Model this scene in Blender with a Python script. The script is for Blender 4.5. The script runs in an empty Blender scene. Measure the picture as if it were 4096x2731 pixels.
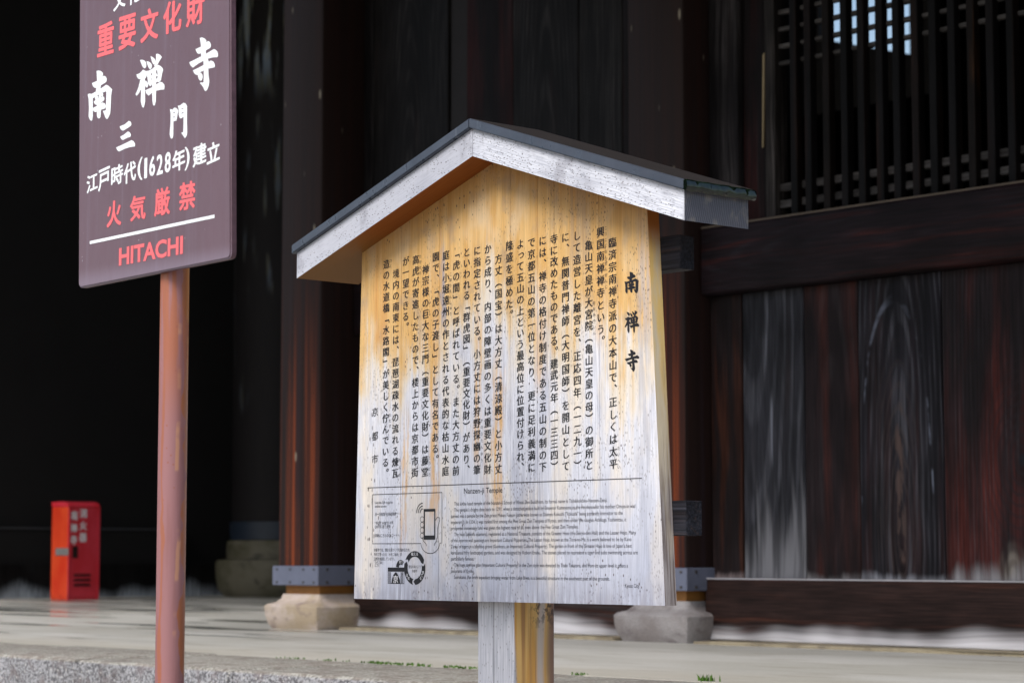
import bpy, bmesh, math, random
from mathutils import Vector, Matrix
from mathutils.geometry import tessellate_polygon
R = math.radians
random.seed(11)
scn = bpy.context.scene
COL = scn.collection

# ------------------------------------------------------------------ camera, light, exposure
cam_d = bpy.data.cameras.new('camera'); cam = bpy.data.objects.new('camera', cam_d); COL.objects.link(cam)
cam.location = (0, 0, 1.5); cam.rotation_euler = (R(90 + 5.312), 0, 0)
cam_d.sensor_width = 36; cam_d.lens = 80.77; cam_d.clip_start = 0.05; cam_d.clip_end = 3000
cam_d.dof.use_dof = True; cam_d.dof.focus_distance = 5.55; cam_d.dof.aperture_fstop = 6.3
scn.camera = cam
SUN_EL, SUN_AZ = 50, 218           # azimuth clockwise from +Y (north)
w = bpy.data.worlds.new('World'); scn.world = w; w.use_nodes = True
nt = w.node_tree; nt.nodes.clear()
sky = nt.nodes.new('ShaderNodeTexSky'); sky.sky_type = 'NISHITA'; sky.sun_disc = False
sky.sun_elevation = R(SUN_EL); sky.sun_rotation = R(SUN_AZ)
sky.air_density = 1.2; sky.dust_density = 3.0; sky.ozone_density = 1.5
bg = nt.nodes.new('ShaderNodeBackground'); bg.inputs['Strength'].default_value = 0.12
wo = nt.nodes.new('ShaderNodeOutputWorld')
nt.links.new(sky.outputs[0], bg.inputs[0]); nt.links.new(bg.outputs[0], wo.inputs[0])
sd = bpy.data.lights.new('sun', 'SUN'); sd.energy = 2.0; sd.angle = R(28); sd.color = (1.0, 0.98, 0.95)
so = bpy.data.objects.new('sun', sd); COL.objects.link(so)
sv = Vector((math.sin(R(SUN_AZ)) * math.cos(R(SUN_EL)), math.cos(R(SUN_AZ)) * math.cos(R(SUN_EL)), math.sin(R(SUN_EL))))
so.rotation_euler = sv.to_track_quat('Z', 'Y').to_euler(); so.location = (-6, -4, 12)
scn.view_settings.view_transform = 'Standard'; scn.view_settings.look = 'None'
scn.view_settings.exposure = 0.50; scn.view_settings.gamma = 1.0
scn.view_settings.use_curve_mapping = False

# ------------------------------------------------------------------ shader maths
class V:
    def __init__(s, t, o): s.t, s.o = t, o
    def _m(s, op, b, rev=False):
        n = s.t.nodes.new('ShaderNodeMath'); n.operation = op
        A, B = (b, s) if rev else (s, b)
        for i, q in enumerate((A, B)):
            if isinstance(q, V): s.t.links.new(q.o, n.inputs[i])
            elif q is not None: n.inputs[i].default_value = q
        return V(s.t, n.outputs[0])
    def __add__(s, b): return s._m('ADD', b)
    __radd__ = __add__
    def __sub__(s, b): return s._m('SUBTRACT', b)
    def __rsub__(s, b): return s._m('SUBTRACT', b, True)
    def __mul__(s, b): return s._m('MULTIPLY', b)
    __rmul__ = __mul__
    def __truediv__(s, b): return s._m('DIVIDE', b)
    def abs(s): return s._m('ABSOLUTE', None)
    def sin(s): return s._m('SINE', None)
    def max(s, b): return s._m('MAXIMUM', b)
    def min(s, b): return s._m('MINIMUM', b)
    def pow(s, b): return s._m('POWER', b)
    def sat(s):
        n = s.t.nodes.new('ShaderNodeClamp'); s.t.links.new(s.o, n.inputs[0]); return V(s.t, n.outputs[0])
    def sm(s, a, b, lo=0.0, hi=1.0):
        n = s.t.nodes.new('ShaderNodeMapRange'); n.interpolation_type = 'SMOOTHSTEP'
        s.t.links.new(s.o, n.inputs[0])
        for i, q in enumerate((a, b, lo, hi)): n.inputs[i + 1].default_value = q
        return V(s.t, n.outputs[0])

class Mat:
    def __init__(s, name, rough=0.6, spec=0.5, coord='Object'):
        s.m = bpy.data.materials.new(name); s.m.use_nodes = True; s.t = s.m.node_tree
        s.b = s.t.nodes['Principled BSDF']; s.b.inputs['Roughness'].default_value = rough
        s.b.inputs['Specular IOR Level'].default_value = spec
        tc = s.t.nodes.new('ShaderNodeTexCoord'); s.P = tc.outputs[coord]; s.nrm = tc.outputs['Normal']
        sp = s.t.nodes.new('ShaderNodeSeparateXYZ'); s.t.links.new(s.P, sp.inputs[0])
        s.x, s.y, s.z = (V(s.t, sp.outputs[i]) for i in range(3))
    def rnd(s):
        n = s.t.nodes.new('ShaderNodeObjectInfo'); return V(s.t, n.outputs['Random'])
    def vec(s, x, y, z):
        n = s.t.nodes.new('ShaderNodeCombineXYZ')
        for i, q in enumerate((x, y, z)):
            if isinstance(q, V): s.t.links.new(q.o, n.inputs[i])
            else: n.inputs[i].default_value = q
        return n.outputs[0]
    def noise(s, sx=1, sy=1, sz=1, detail=3, off=0, rough=0.55, dist=0.0):
        n = s.t.nodes.new('ShaderNodeTexNoise'); n.inputs['Scale'].default_value = 1; n.inputs['Detail'].default_value = detail
        n.inputs['Roughness'].default_value = rough; n.inputs['Distortion'].default_value = dist
        s.t.links.new(s.vec(s.x * sx + off, s.y * sy + off, s.z * sz), n.inputs['Vector']); return V(s.t, n.outputs[0])
    def noisev(s, x, y, z, detail=3):
        n = s.t.nodes.new('ShaderNodeTexNoise'); n.inputs['Scale'].default_value = 1; n.inputs['Detail'].default_value = detail
        s.t.links.new(s.vec(x, y, z), n.inputs['Vector']); return V(s.t, n.outputs[0])
    def vor(s, sx, sy, sz, off=0, rand=1.0):
        n = s.t.nodes.new('ShaderNodeTexVoronoi'); n.inputs['Scale'].default_value = 1; n.inputs['Randomness'].default_value = rand
        s.t.links.new(s.vec(s.x * sx + off, s.y * sy + off, s.z * sz), n.inputs['Vector'])
        return V(s.t, n.outputs['Distance']), n.outputs['Color']
    def mix(s, f, a, b):
        n = s.t.nodes.new('ShaderNodeMix'); n.data_type = 'RGBA'
        if isinstance(f, V): s.t.links.new(f.o, n.inputs[0])
        else: n.inputs[0].default_value = f
        for i, q in ((6, a), (7, b)):
            if isinstance(q, tuple): n.inputs[i].default_value = q + (1,) if len(q) == 3 else q
            else: s.t.links.new(q, n.inputs[i])
        return n.outputs[2]
    def mul(s, col, f):
        n = s.t.nodes.new('ShaderNodeMix'); n.data_type = 'RGBA'; n.blend_type = 'MULTIPLY'; n.inputs[0].default_value = 1
        s.t.links.new(col, n.inputs[6]); s.t.links.new(s.vec(f, f, f), n.inputs[7]); return n.outputs[2]
    def done(s, col=None, rough=None, bump=None, dist=0.001, strength=0.6, metal=None):
        if col is not None:
            if isinstance(col, tuple): s.b.inputs['Base Color'].default_value = col + (1,)
            else: s.t.links.new(col, s.b.inputs['Base Color'])
        if rough is not None:
            if isinstance(rough, V): s.t.links.new(rough.o, s.b.inputs['Roughness'])
            else: s.b.inputs['Roughness'].default_value = rough
        if metal is not None: s.b.inputs['Metallic'].default_value = metal
        if bump is not None:
            n = s.t.nodes.new('ShaderNodeBump'); n.inputs['Distance'].default_value = dist; n.inputs['Strength'].default_value = strength
            s.t.links.new(bump.o, n.inputs['Height']); s.t.links.new(n.outputs[0], s.b.inputs['Normal'])
        return s.m

# ------------------------------------------------------------------ materials
def mat_board():
    m = Mat('weathered_board_wood', 0.62, 0.35)
    fine = m.noise(420, 20, 9, 3); strk = m.noise(60, 5, 1.6, 4, 3.1); blot = m.noise(7, 7, 3.2, 4, 9.0); big = m.noise(2.6, 2, 1.7, 3, 5.0)
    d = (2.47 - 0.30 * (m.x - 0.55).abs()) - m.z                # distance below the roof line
    wth = (d.sm(0.02, 0.80) * 1.05 + (strk - 0.5) * 0.8 + (blot - 0.5) * 1.4 - 0.06).sat()
    wth = wth.sm(0.12, 0.78)
    low = m.z.sm(1.86, 1.55)
    wth = wth.max(low * (strk.sm(0.25, 0.45)) * 0.97)
    honey = m.mix(strk.sm(0.35, 0.7), (0.76, 0.49, 0.20), (0.64, 0.36, 0.11))
    honey = m.mix(m.noise(18, 5, 12, 4, 21).sm(0.50, 0.72) * 0.6, honey, (0.40, 0.30, 0.21))
    honey = m.mix(m.noise(11, 5, 5, 4, 27).sm(0.52, 0.7) * 0.6, honey, (0.74, 0.57, 0.36))
    honey = m.mix((1 - d.sm(-0.02, 0.16)) * 0.7, honey, (0.42, 0.19, 0.035))  # painted shade: browner and darker just under the roof
    cream = (0.76, 0.64, 0.48)
    silver = m.mix(fine.sm(0.35, 0.65), (0.60, 0.61, 0.68), (0.80, 0.81, 0.88))
    silver = m.mix(m.noise(13, 5, 2.6, 4, 14).sm(0.48, 0.75) * 0.5, silver, (0.42, 0.44, 0.54))
    silver = m.mix(m.noise(10, 5, 3, 4, 19).sm(0.46, 0.62) * 0.75, silver, (0.84, 0.74, 0.60))
    c = m.mix(wth.sm(0.05, 0.6), honey, cream); c = m.mix(wth.sm(0.35, 1.0), c, silver)
    wob = (m.noise(3, 3, 5, 3, 40) - 0.5) * 0.055 + (m.noise(14, 3, 26, 3, 41) - 0.5) * 0.02
    def streak(u, hw, z0, z1, col, k, c):
        dx = (m.x + wob - u).abs()
        f = dx.sm(hw, hw * 0.35) * m.z.sm(z0 - 0.03, z0 + 0.04) * m.z.sm(z1 + 0.12, z1 - 0.1)
        f = f * m.noise(110, 5, 9, 3, u * 7).sm(0.3, 0.58) * k * 0.9
        return m.mix(f, c, col)
    og = (0.74, 0.42, 0.13)
    c = streak(0.205, 0.016, 1.52, 1.80, og, 0.95, c)
    c = streak(0.315, 0.022, 1.58, 2.02, og, 0.95, c)
    c = streak(0.549, 0.026, 1.60, 1.93, og, 1.0, c)
    c = streak(0.475, 0.016, 1.72, 2.10, og, 0.8, c)
    c = streak(0.285, 0.012, 1.44, 1.62, og, 0.35, c)
    c = streak(0.70, 0.03, 1.88, 2.3, og, 0.6, c)
    c = streak(0.10, 0.045, 2.02, 2.22, (0.66, 0.33, 0.10), 0.75, c)
    c = streak(0.30, 0.05, 1.98, 2.24, (0.68, 0.36, 0.10), 0.7, c)
    c = streak(0.505, 0.014, 1.55, 1.80, (0.50, 0.26, 0.10), 0.4, c)
    c = streak(0.90, 0.025, 1.98, 2.3, og, 0.5, c)
    bl = (0.30, 0.31, 0.39)
    c = streak(0.66, 0.085, 1.42, 1.78, bl, 0.62, c)
    c = streak(0.345, 0.013, 2.02, 2.25, bl, 0.9, c)
    c = streak(0.72, 0.03, 1.75, 2.02, (0.42, 0.44, 0.55), 0.6, c)
    c = streak(1.04, 0.03, 1.35, 2.2, (0.42, 0.43, 0.50), 0.6, c)
    c = streak(0.83, 0.05, 2.16, 2.34, (0.34, 0.27, 0.21), 0.5, c)
    c = m.mix(m.z.sm(1.80, 1.42) * m.noise(9, 5, 3, 3, 66).sm(0.25, 0.55) * 0.62, c, (0.37, 0.40, 0.51))
    c = m.mix(m.noise(240, 8, 26, 3, 71).sm(0.56, 0.72) * 0.45 * d.sm(0.05, 0.4), c, (0.25, 0.25, 0.30))
    c = m.mix(m.z.sm(1.47, 1.39) * m.noise(90, 5, 12, 4, 61).sm(0.32, 0.6) * 0.75, c, (0.30, 0.30, 0.36))
    # mould specks, stretched along the grain
    v1, _ = m.vor(190, 20, 80, 4); msk = m.noise(9, 4, 5, 2, 77).sm(0.42, 0.66)
    sp = v1.sm(0.30, 0.16) * msk
    v2, _ = m.vor(85, 20, 42, 8); sp2 = v2.sm(0.17, 0.09) * m.noise(6, 4, 4, 2, 90).sm(0.49, 0.59)
    lf = (m.x - 0.07 + (m.noise(3, 1, 8, 3, 52) - 0.5) * 0.10).abs().sm(0.045, 0.01) * m.z.sm(1.95, 1.8)
    v3, _ = m.vor(120, 20, 50, 15); sp3 = v3.sm(0.34, 0.2) * lf * m.noise(40, 4, 30, 2, 91).sm(0.45, 0.6)
    c = m.mix((sp * 0.7).max(sp2).max(sp3 * 0.9).sat(), c, (0.07, 0.05, 0.045))
    c = m.mul(c, m.noise(500, 30, 10, 2, 30).sm(0.3, 0.7, 0.86, 1.06))
    return m.done(c, bump=fine, dist=0.0012, strength=0.5)

def mat_boardside():
    m = Mat('board_edge_wood', 0.7, 0.3)
    g = m.noise(20, 260, 8, 4); b = m.noise(2, 30, 5, 3, 4)
    up = (m.z + (b - 0.5) * 0.9).sm(1.55, 1.95)
    c = m.mix(g.sm(0.35, 0.65), (0.17, 0.13, 0.115), (0.44, 0.39, 0.38))
    c2 = m.mix(b.sm(0.4, 0.6), (0.82, 0.56, 0.20), (0.72, 0.60, 0.42))
    c = m.mix(up, c, c2)
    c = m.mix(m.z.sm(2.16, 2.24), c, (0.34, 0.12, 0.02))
    return m.done(c, bump=g, dist=0.002)

def mat_fascia():
    m = Mat('silvered_fascia_wood', 0.6, 0.35)
    # grain runs along the slope: rotate coordinates by the side of the ridge
    sl = m.z + (m.x - 0.55).abs() * 0.329
    def nz(a, b, off, det=3): return m.noisev(m.x * a + off, m.y * a + off, sl * b, det)
    f = nz(12, 420, 1); s = nz(50, 190, 7, 4); big = nz(9, 9, 13, 3)
    c = m.mix(f.sm(0.35, 0.65), (0.54, 0.56, 0.63), (0.76, 0.78, 0.85))
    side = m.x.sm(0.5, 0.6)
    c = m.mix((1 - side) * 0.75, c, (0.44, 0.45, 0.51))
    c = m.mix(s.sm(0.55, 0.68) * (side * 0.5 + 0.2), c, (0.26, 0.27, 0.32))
    c = m.mix(big.sm(0.50, 0.75) * 0.5, c, (0.36, 0.37, 0.43))
    v, _ = m.vor(110, 60, 200, 3)
    c = m.mix(m.noise(14, 5, 9, 4, 33).sm(0.55, 0.72) * 0.45, c, (0.17, 0.16, 0.19))
    c = m.mix(v.sm(0.30, 0.14) * m.noise(16, 5, 24, 2, 8).sm(0.36, 0.52) * 0.9, c, (0.08, 0.07, 0.07))
    return m.done(c, bump=f + s * 0.6, dist=0.0012)

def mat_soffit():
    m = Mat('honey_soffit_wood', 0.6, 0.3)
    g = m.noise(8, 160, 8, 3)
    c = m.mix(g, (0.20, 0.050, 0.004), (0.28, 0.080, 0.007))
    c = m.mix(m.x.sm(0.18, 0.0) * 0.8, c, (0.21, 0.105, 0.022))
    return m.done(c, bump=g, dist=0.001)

def mat_endgrain():
    m = Mat('grey_end_grain', 0.65, 0.3)
    r = ((m.y + 0.30) * (m.y + 0.30) + (m.z - 2.30) * (m.z - 2.30)).pow(0.5)
    ring = (r * 1100 + m.noise(5, 30, 30, 3) * 6).sin()
    c = m.mix(ring.sm(-1, 1), (0.075, 0.078, 0.098), (0.135, 0.138, 0.165))
    c = m.mix(m.noise(5, 30, 24, 4, 3).sm(0.5, 0.7), c, (0.19, 0.175, 0.17))
    return m.done(c, bump=ring, dist=0.0006)

def mat_captop():
    m = Mat('reflection_dark_roofing', 0.3, 0.5)
    return m.done(m.mix(m.noise(12, 12, 12, 4), (0.016, 0.013, 0.012), (0.035, 0.028, 0.025)), rough=0.45)  # dark colour stands in for the dark gate mirrored in the cap top

def mat_cap():
    m = Mat('blue_grey_sheet_metal', 0.33, 0.5)
    c = m.mix(m.noise(14, 30, 14, 4), (0.05, 0.062, 0.085), (0.10, 0.115, 0.15))
    drip = m.noisev(m.x * 60, m.y * 3, m.z * 6, 3).sm(0.55, 0.75) * (m.x - 0.62).abs().sm(0.2, 0.05)
    c = m.mix(drip * 0.5, c, (0.3, 0.32, 0.36))
    return m.done(c, rough=m.noise(40, 60, 40, 3, 4).sm(0.3, 0.7, 0.25, 0.5), metal=0.35, bump=m.noise(30, 30, 30, 2), dist=0.0006)

def mat_wetcap():
    m = Mat('wet_dark_green_metal', 0.1, 0.6)
    g = m.noise(40, 60, 60, 3)
    c = m.mix(g.sm(0.4, 0.6), (0.002, 0.005, 0.003), (0.007, 0.015, 0.007))
    return m.done(c, rough=0.08, bump=m.noise(20, 38, 30, 1, 2), dist=0.004, strength=0.7)

def mat_post():
    m = Mat('square_post_wood', 0.62, 0.35)
    nx = V(m.t, m.t.nodes.new('ShaderNodeSeparateXYZ').outputs[0]); m.t.links.new(m.nrm, m.t.nodes[-1].inputs[0]) if False else None
    side = m.x.sm(0.5598, 0.5606)
    f = m.noise(380, 380, 10, 3); s = m.noise(50, 50, 1.4, 4, 4)
    a = m.mix(f.sm(0.35, 0.65), (0.40, 0.41, 0.46), (0.62, 0.62, 0.67))
    v, _ = m.vor(150, 150, 60, 2)
    a = m.mix(v.sm(0.22, 0.08) * 0.7, a, (0.10, 0.09, 0.09))
    a = m.mix((m.x - 0.488 + (s - 0.5) * 0.01).abs().sm(0.004, 0.0005) * 0.6, a, (0.08, 0.08, 0.09))
    b = m.mix(s.sm(0.38, 0.6), (0.74, 0.38, 0.08), (0.46, 0.23, 0.08))
    b = m.mix(m.noise(10, 36, 1.2, 3, 8).sm(0.5, 0.62) * 0.9, b, (0.80, 0.50, 0.17))
    wy = m.y + (m.noise(3, 3, 2.5, 3, 31) - 0.5) * 0.05
    b = m.mix((wy - 0.135).abs().sm(0.016, 0.004) * 0.75, b, (0.62, 0.58, 0.58))
    b = m.mix(wy.sm(0.145, 0.165) * 0.8, b, (0.24, 0.14, 0.11))
    b = m.mix((wy - 0.044 - (1.385 - m.z) * 0.09).sm(0.002, -0.010), b, a)
    b = m.mix((m.z.sm(1.30, 1.38) * wy.sm(0.09, 0.12) * m.noise(90, 90, 60, 3).sm(0.5, 0.6)) * 0.8, b, (0.05, 0.03, 0.03))
    c = m.mix(side, a, b)
    return m.done(c, bump=f, dist=0.0015)

def mat_print(name, col, rough=0.5, wear=0.0):
    m = Mat(name, rough, 0.4)
    c = m.mix(m.noise(300, 10, 60, 3).sm(0.5, 0.7) * wear, col, (0.45, 0.43, 0.43))
    return m.done(c)

def mat_signpanel():
    m = Mat('maroon_enamel_panel', 0.38, 0.5)
    n = m.noise(5, 5, 3, 4)
    c = m.mix(n, (0.118, 0.070, 0.088), (0.150, 0.094, 0.118))
    v, _ = m.vor(120, 20, 55, 2)
    c = m.mix(v.sm(0.16, 0.06) * m.noise(16, 5, 16, 2, 5).sm(0.45, 0.62) * 0.5, c, (0.07, 0.04, 0.05))
    st = m.noise(70, 5, 1.6, 3, 9).sm(0.5, 0.8) * 0.16
    c = m.mix(st, c, (0.30, 0.27, 0.36))
    v2, _ = m.vor(60, 20, 40, 7)
    c = m.mix(v2.sm(0.07, 0.03) * m.noise(8, 5, 8, 2, 15).sm(0.5, 0.6), c, (0.6, 0.6, 0.66))
    c = m.mix(m.z.sm(2.125, 2.085) * 0.35, c, (0.30, 0.26, 0.34))
    return m.done(c, rough=m.noise(40, 5, 12, 3, 3).sm(0.3, 0.7, 0.34, 0.5), bump=m.noise(200, 20, 90, 2), dist=0.0004)

def mat_pipe():
    m = Mat('rusty_pink_pipe_paint', 0.45, 0.5)
    px = m.x * 0.667 + m.y * 0.745
    a = m.noise(24, 24, 2.2, 4, 2.2); wet = m.noise(60, 60, 5, 3, 8)
    base = m.mix(a.sm(0.42, 0.60), (0.31, 0.142, 0.145), (0.26, 0.108, 0.105))
    top = m.z.sm(1.72, 1.95)
    base = m.mix((top * m.noise(40, 40, 3.0, 3, 7).sm(0.38, 0.5)).sat() * 0.9, base, (0.36, 0.115, 0.055))
    v, _ = m.vor(60, 60, 60, 1); base = m.mix(v.sm(0.17, 0.12) * m.noise(10, 10, 5, 2).sm(0.4, 0.55) * 0.75, base, (0.30, 0.10, 0.07))
    wob = (m.noise(2, 2, 5, 3, 20) - 0.5) * 0.016 + (m.noise(2, 2, 24, 2, 22) - 0.5) * 0.006
    l1 = (px + wob + 0.0165).abs(); wd = m.noise(1, 1, 5, 2, 33).sm(0.4, 0.68, 0.0014, 0.0052)
    f = (wd - l1).sm(-0.0004, 0.0006)
    base = m.mix(f * 0.9, base, (0.33, 0.115, 0.065))
    e = (px + wob * 0.6 - m.noise(1, 1, 7, 3, 50).sm(0.35, 0.65, 0.017, 0.032)).sm(-0.001, 0.001)
    base = m.mix(e * 0.9, base, (0.33, 0.10, 0.03))
    rim = (px + wob - 0.0150).abs().sm(0.005, 0.002) * m.noise(1, 1, 9, 3, 60).sm(0.5, 0.58)
    base = m.mix(rim * 0.6, base, (0.55, 0.27, 0.13))
    return m.done(base, rough=(1 - f.max(e) * 0.5) * 0.62, bump=a, dist=0.0006)

DK = 0.52      # scales down the colours of all the dark timber
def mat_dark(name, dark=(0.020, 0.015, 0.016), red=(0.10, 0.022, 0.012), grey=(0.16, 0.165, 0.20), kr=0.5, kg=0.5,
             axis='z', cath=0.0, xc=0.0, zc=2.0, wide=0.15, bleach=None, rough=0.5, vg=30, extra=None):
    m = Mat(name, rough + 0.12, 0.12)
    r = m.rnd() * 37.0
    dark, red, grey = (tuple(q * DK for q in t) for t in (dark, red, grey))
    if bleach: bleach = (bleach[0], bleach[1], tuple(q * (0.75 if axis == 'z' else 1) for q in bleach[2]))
    if axis == 'z': a, b, l = m.x + r, m.y + r, m.z
    else: a, b, l = m.z * 1.0 + r, m.y + r, m.x
    warp = m.noisev(a * 2.2, b * 2.2, l * 1.3, 2)
    aa = a + (warp - 0.5) * 0.10
    s = m.noisev(aa * vg, b * vg, l * 0.8, 4); s2 = m.noisev(aa * vg * 3.2 + 5, b * vg * 3, l * 1.6, 3); p = m.noisev(a * 3 + 9, b * 3, l * 1.1, 3)
    fr = (s * 0.65 + p * 0.35).sm(0.60 - 0.22 * kr, 0.72 - 0.12 * kr) * min(1, kr * 1.6)
    c = m.mix(fr, dark, red)
    g = (s2 * 0.5 + p * 0.5).sm(0.62 - 0.2 * kg, 0.78 - 0.1 * kg)
    if cath:
        q = (m.x - xc) * (1 / wide) if axis == 'z' else (m.z - xc) * (1 / wide)
        l2 = (m.z - zc) if axis == 'z' else (m.x - zc)
        t = (q * q * 1.0 + l2 * l2 * 0.55 + warp * 0.30 + p * 0.25).pow(0.5)
        ring = (t * cath * 6.28).sin()
        g = g * 0.35 + ring.sm(0.0, 1.0) * 0.75 * s2.sm(0.30, 0.62) * p.sm(0.25, 0.6)
    c = m.mix(g.sat() * min(1, kg), c, grey)
    fine = m.noisev(a * 160, b * 160, l * 5, 3)
    c = m.mul(c, fine.sm(0.3, 0.7, 0.55, 1.35) * m.noisev(a * 7, b * 7, l * 2.6, 4).sm(0.3, 0.7, 0.6, 1.35))
    if extra: c = extra(m, c, s2, p)
    if bleach:
        zb, h, col = bleach
        hh = m.z - zb
        lo = m.noisev(a * (6 if axis == 'z' else 0) + 3, b * 2, l * (0.5 if axis == 'z' else 1.7), 2)
        f = (h + (lo - 0.5) * h * 3.0 + (s2 - 0.5) * h * (0.8 if axis == 'z' else 0.25) - hh) * (1 / h)
        c = m.mix((f.sm(0.0, 1.3) * (s2.sm(0.3, 0.62, 0.35, 1.0) if axis == 'z' else s2.sm(0.3, 0.7, 0.8, 1.0))).sat(), c, col)
    return m.done(c, bump=s2, dist=0.003)

def fig_arch(m, c, s2, p):
    """pale resin lines round a tall arch in the heartwood, with a light heart below"""
    wx = m.x + (p - 0.5) * 0.05
    q = (wx - 3.487) * (1 / 0.185); t = (m.z - 1.55) * (1 / 1.0)
    e = (q * q + t * t * t.abs().pow(0.6)).pow(0.5)
    brk = m.noisev(m.x * 3, m.y, m.z * 7, 3).sm(0.48, 0.62)
    c = m.mix(((e - 1.0).abs().sm(0.035, 0.008) * brk * m.z.sm(1.6, 1.8)).sat() * 0.7, c, (0.13, 0.145, 0.19))
    hx = (wx - 3.512 + (s2 - 0.5) * 0.03)
    c = m.mix(hx.abs().sm(0.034, 0.006) * m.z.sm(2.16, 2.05) * m.z.sm(1.44, 1.5) * m.noisev(m.x * 30, m.y, m.z * 9, 3).sm(0.42, 0.6) * 0.8, c, (0.085, 0.055, 0.047))
    ring = ((hx * hx * 60 + (m.z - 1.62) * (m.z - 1.62) * 2.2).pow(0.5) * 46).sin()
    return m.mix(ring.sm(0.2, 1.0) * (1 - e).sm(0.1, 0.6) * 0.3, c, (0.06, 0.045, 0.042))
def fig_streak(m, c, s2, p):
    wx = m.x + (p - 0.5) * 0.04
    f = (wx - 2.806).abs().sm(0.009, 0.002) * m.z.sm(1.85, 1.98) * m.z.sm(2.2, 2.1)
    c = m.mix(f * 0.7, c, (0.17, 0.18, 0.22))
    sw = ((m.x - 2.64 + (m.z - 1.4).pow(2.0) * 0.10) * 120 + p * 8).sin()
    return m.mix(sw.sm(0.1, 1.0) * m.z.sm(2.0, 1.5) * s2.sm(0.35, 0.6) * 0.7, c, (0.15, 0.15, 0.165))
def fig_knot(m, c, s2, p):
    r = ((m.x - 4.105) * (m.x - 4.105) * 2.6 + (m.z - 1.87) * (m.z - 1.87)).pow(0.5)
    ring = (r * 150 + p * 9 + s2 * 3).sin()
    c = m.mix(ring.sm(0.0, 1.0) * r.sm(0.55, 0.08) * 0.65, c, (0.016, 0.011, 0.013))
    c = m.mix(r.sm(0.035, 0.015), c, (0.01, 0.01, 0.013))
    r2 = ((m.x - 4.05 + (s2 - 0.5) * 0.05) * (m.x - 4.05) + (m.z - 1.43) * (m.z - 1.43) * 0.35).abs().pow(0.5)
    return m.mix(r2.sm(0.085, 0.02) * (r2 * 190 + p * 16).sin().sm(-1, 1, 0.6, 1.0) * s2.sm(0.25, 0.55), c, (0.17, 0.15, 0.13))

def mat_pillar():
    m = Mat('red_brown_pillar_wood', 0.55, 0.15)
    s = m.noise(26, 26, 0.35, 4, 3); s2 = m.noise(90, 90, 0.8, 3, 8)
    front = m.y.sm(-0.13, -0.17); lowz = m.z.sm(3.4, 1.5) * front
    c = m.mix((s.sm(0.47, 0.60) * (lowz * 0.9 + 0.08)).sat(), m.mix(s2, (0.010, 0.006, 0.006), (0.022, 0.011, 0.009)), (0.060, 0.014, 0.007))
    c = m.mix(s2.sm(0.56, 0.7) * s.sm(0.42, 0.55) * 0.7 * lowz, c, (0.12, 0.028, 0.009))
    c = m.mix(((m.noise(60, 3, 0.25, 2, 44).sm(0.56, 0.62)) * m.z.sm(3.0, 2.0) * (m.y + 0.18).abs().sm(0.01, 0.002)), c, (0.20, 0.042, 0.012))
    c = m.mix(m.noise(18, 18, 0.6, 3, 15).sm(0.56, 0.66) * 0.8, c, (0.02, 0.012, 0.014))
    v, _ = m.vor(9, 9, 2.2, 5); c = m.mix(v.sm(0.085, 0.05) * 0.8, c, (0.30, 0.26, 0.2))
    return m.done(c, bump=s2, dist=0.003)

def mat_stone(name, c1, c2, c3, sc=9, dirt=0.5):
    m = Mat(name, 0.75, 0.25)
    n = m.noise(sc * 0.5, sc * 0.5, sc * 0.6, 5, 2); n2 = m.noise(sc, sc, sc * 1.6, 5, 8); f = m.noise(120, 120, 120, 3)
    c = m.mix(n.sm(0.4, 0.62), c1, c2); c = m.mix(n2.sm(0.55, 0.7) * dirt, c, c3)
    c = m.mul(c, f.sm(0.2, 0.8, 0.85, 1.1))
    return m.done(c, bump=f + n2, dist=0.004)

def mat_kerb():
    m = Mat('speckled_granite', 0.8, 0.3)
    r = m.rnd()
    n = m.noise(90, 90, 90, 4, 1, 0.7); n2 = m.noise(14, 14, 14, 4, 5); v, _ = m.vor(45, 45, 45, 3)
    c = m.mix(n.sm(0.40, 0.60), (0.10, 0.098, 0.105), (0.37, 0.37, 0.385))
    c = m.mix(n2.sm(0.5, 0.65) * 0.6, c, (0.16, 0.13, 0.13))
    c = m.mix(v.sm(0.22, 0.1) * 0.7, c, (0.62, 0.60, 0.56))
    c = m.mix(((r - 0.45) * 1.6).sat() * 0.55, c, (0.42, 0.45, 0.47))
    top = m.z.sm(1.108, 1.117)
    tc = m.mix(n.sm(0.35, 0.65), (0.20, 0.185, 0.155), (0.46, 0.44, 0.39))
    tc = m.mix(n2.sm(0.47, 0.62) * 0.6, tc, (0.19, 0.15, 0.125))
    c = m.mix(top * 0.9, c, tc)
    return m.done(c, bump=n + n2, dist=0.008, strength=0.8)

def mat_floor():
    m = Mat('smooth_stone_floor', 0.45, 0.35)
    b = m.noise(0.8, 2.2, 1, 5, 2); b2 = m.noise(2.5, 7, 1, 5, 6); f = m.noise(60, 60, 60, 3)
    c = m.mix(b.sm(0.35, 0.65), (0.45, 0.44, 0.40), (0.56, 0.55, 0.52))
    c = m.mix(b2.sm(0.5, 0.72) * 0.45, c, (0.29, 0.26, 0.20))
    c = m.mix((m.y.sm(-1.35, -1.9)) * 0.5, c, (0.50, 0.46, 0.38))
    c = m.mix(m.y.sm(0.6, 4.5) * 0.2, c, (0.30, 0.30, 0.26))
    jx = ((m.x + 40.35) * (1 / 1.22)); 
    wet = m.noise(0.55, 3.2, 1, 3, 14).sm(0.52, 0.60) * m.x.sm(1.6, -0.6)
    c = m.mix(wet * 0.62, c, (0.10, 0.11, 0.095))
    c = m.mul(c, f.sm(0.2, 0.8, 0.92, 1.06))
    return m.done(c, rough=(wet * -0.35 + 0.45 + (b2 - 0.5) * 0.1), bump=f * (1 - wet), dist=0.001, strength=0.3)

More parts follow.
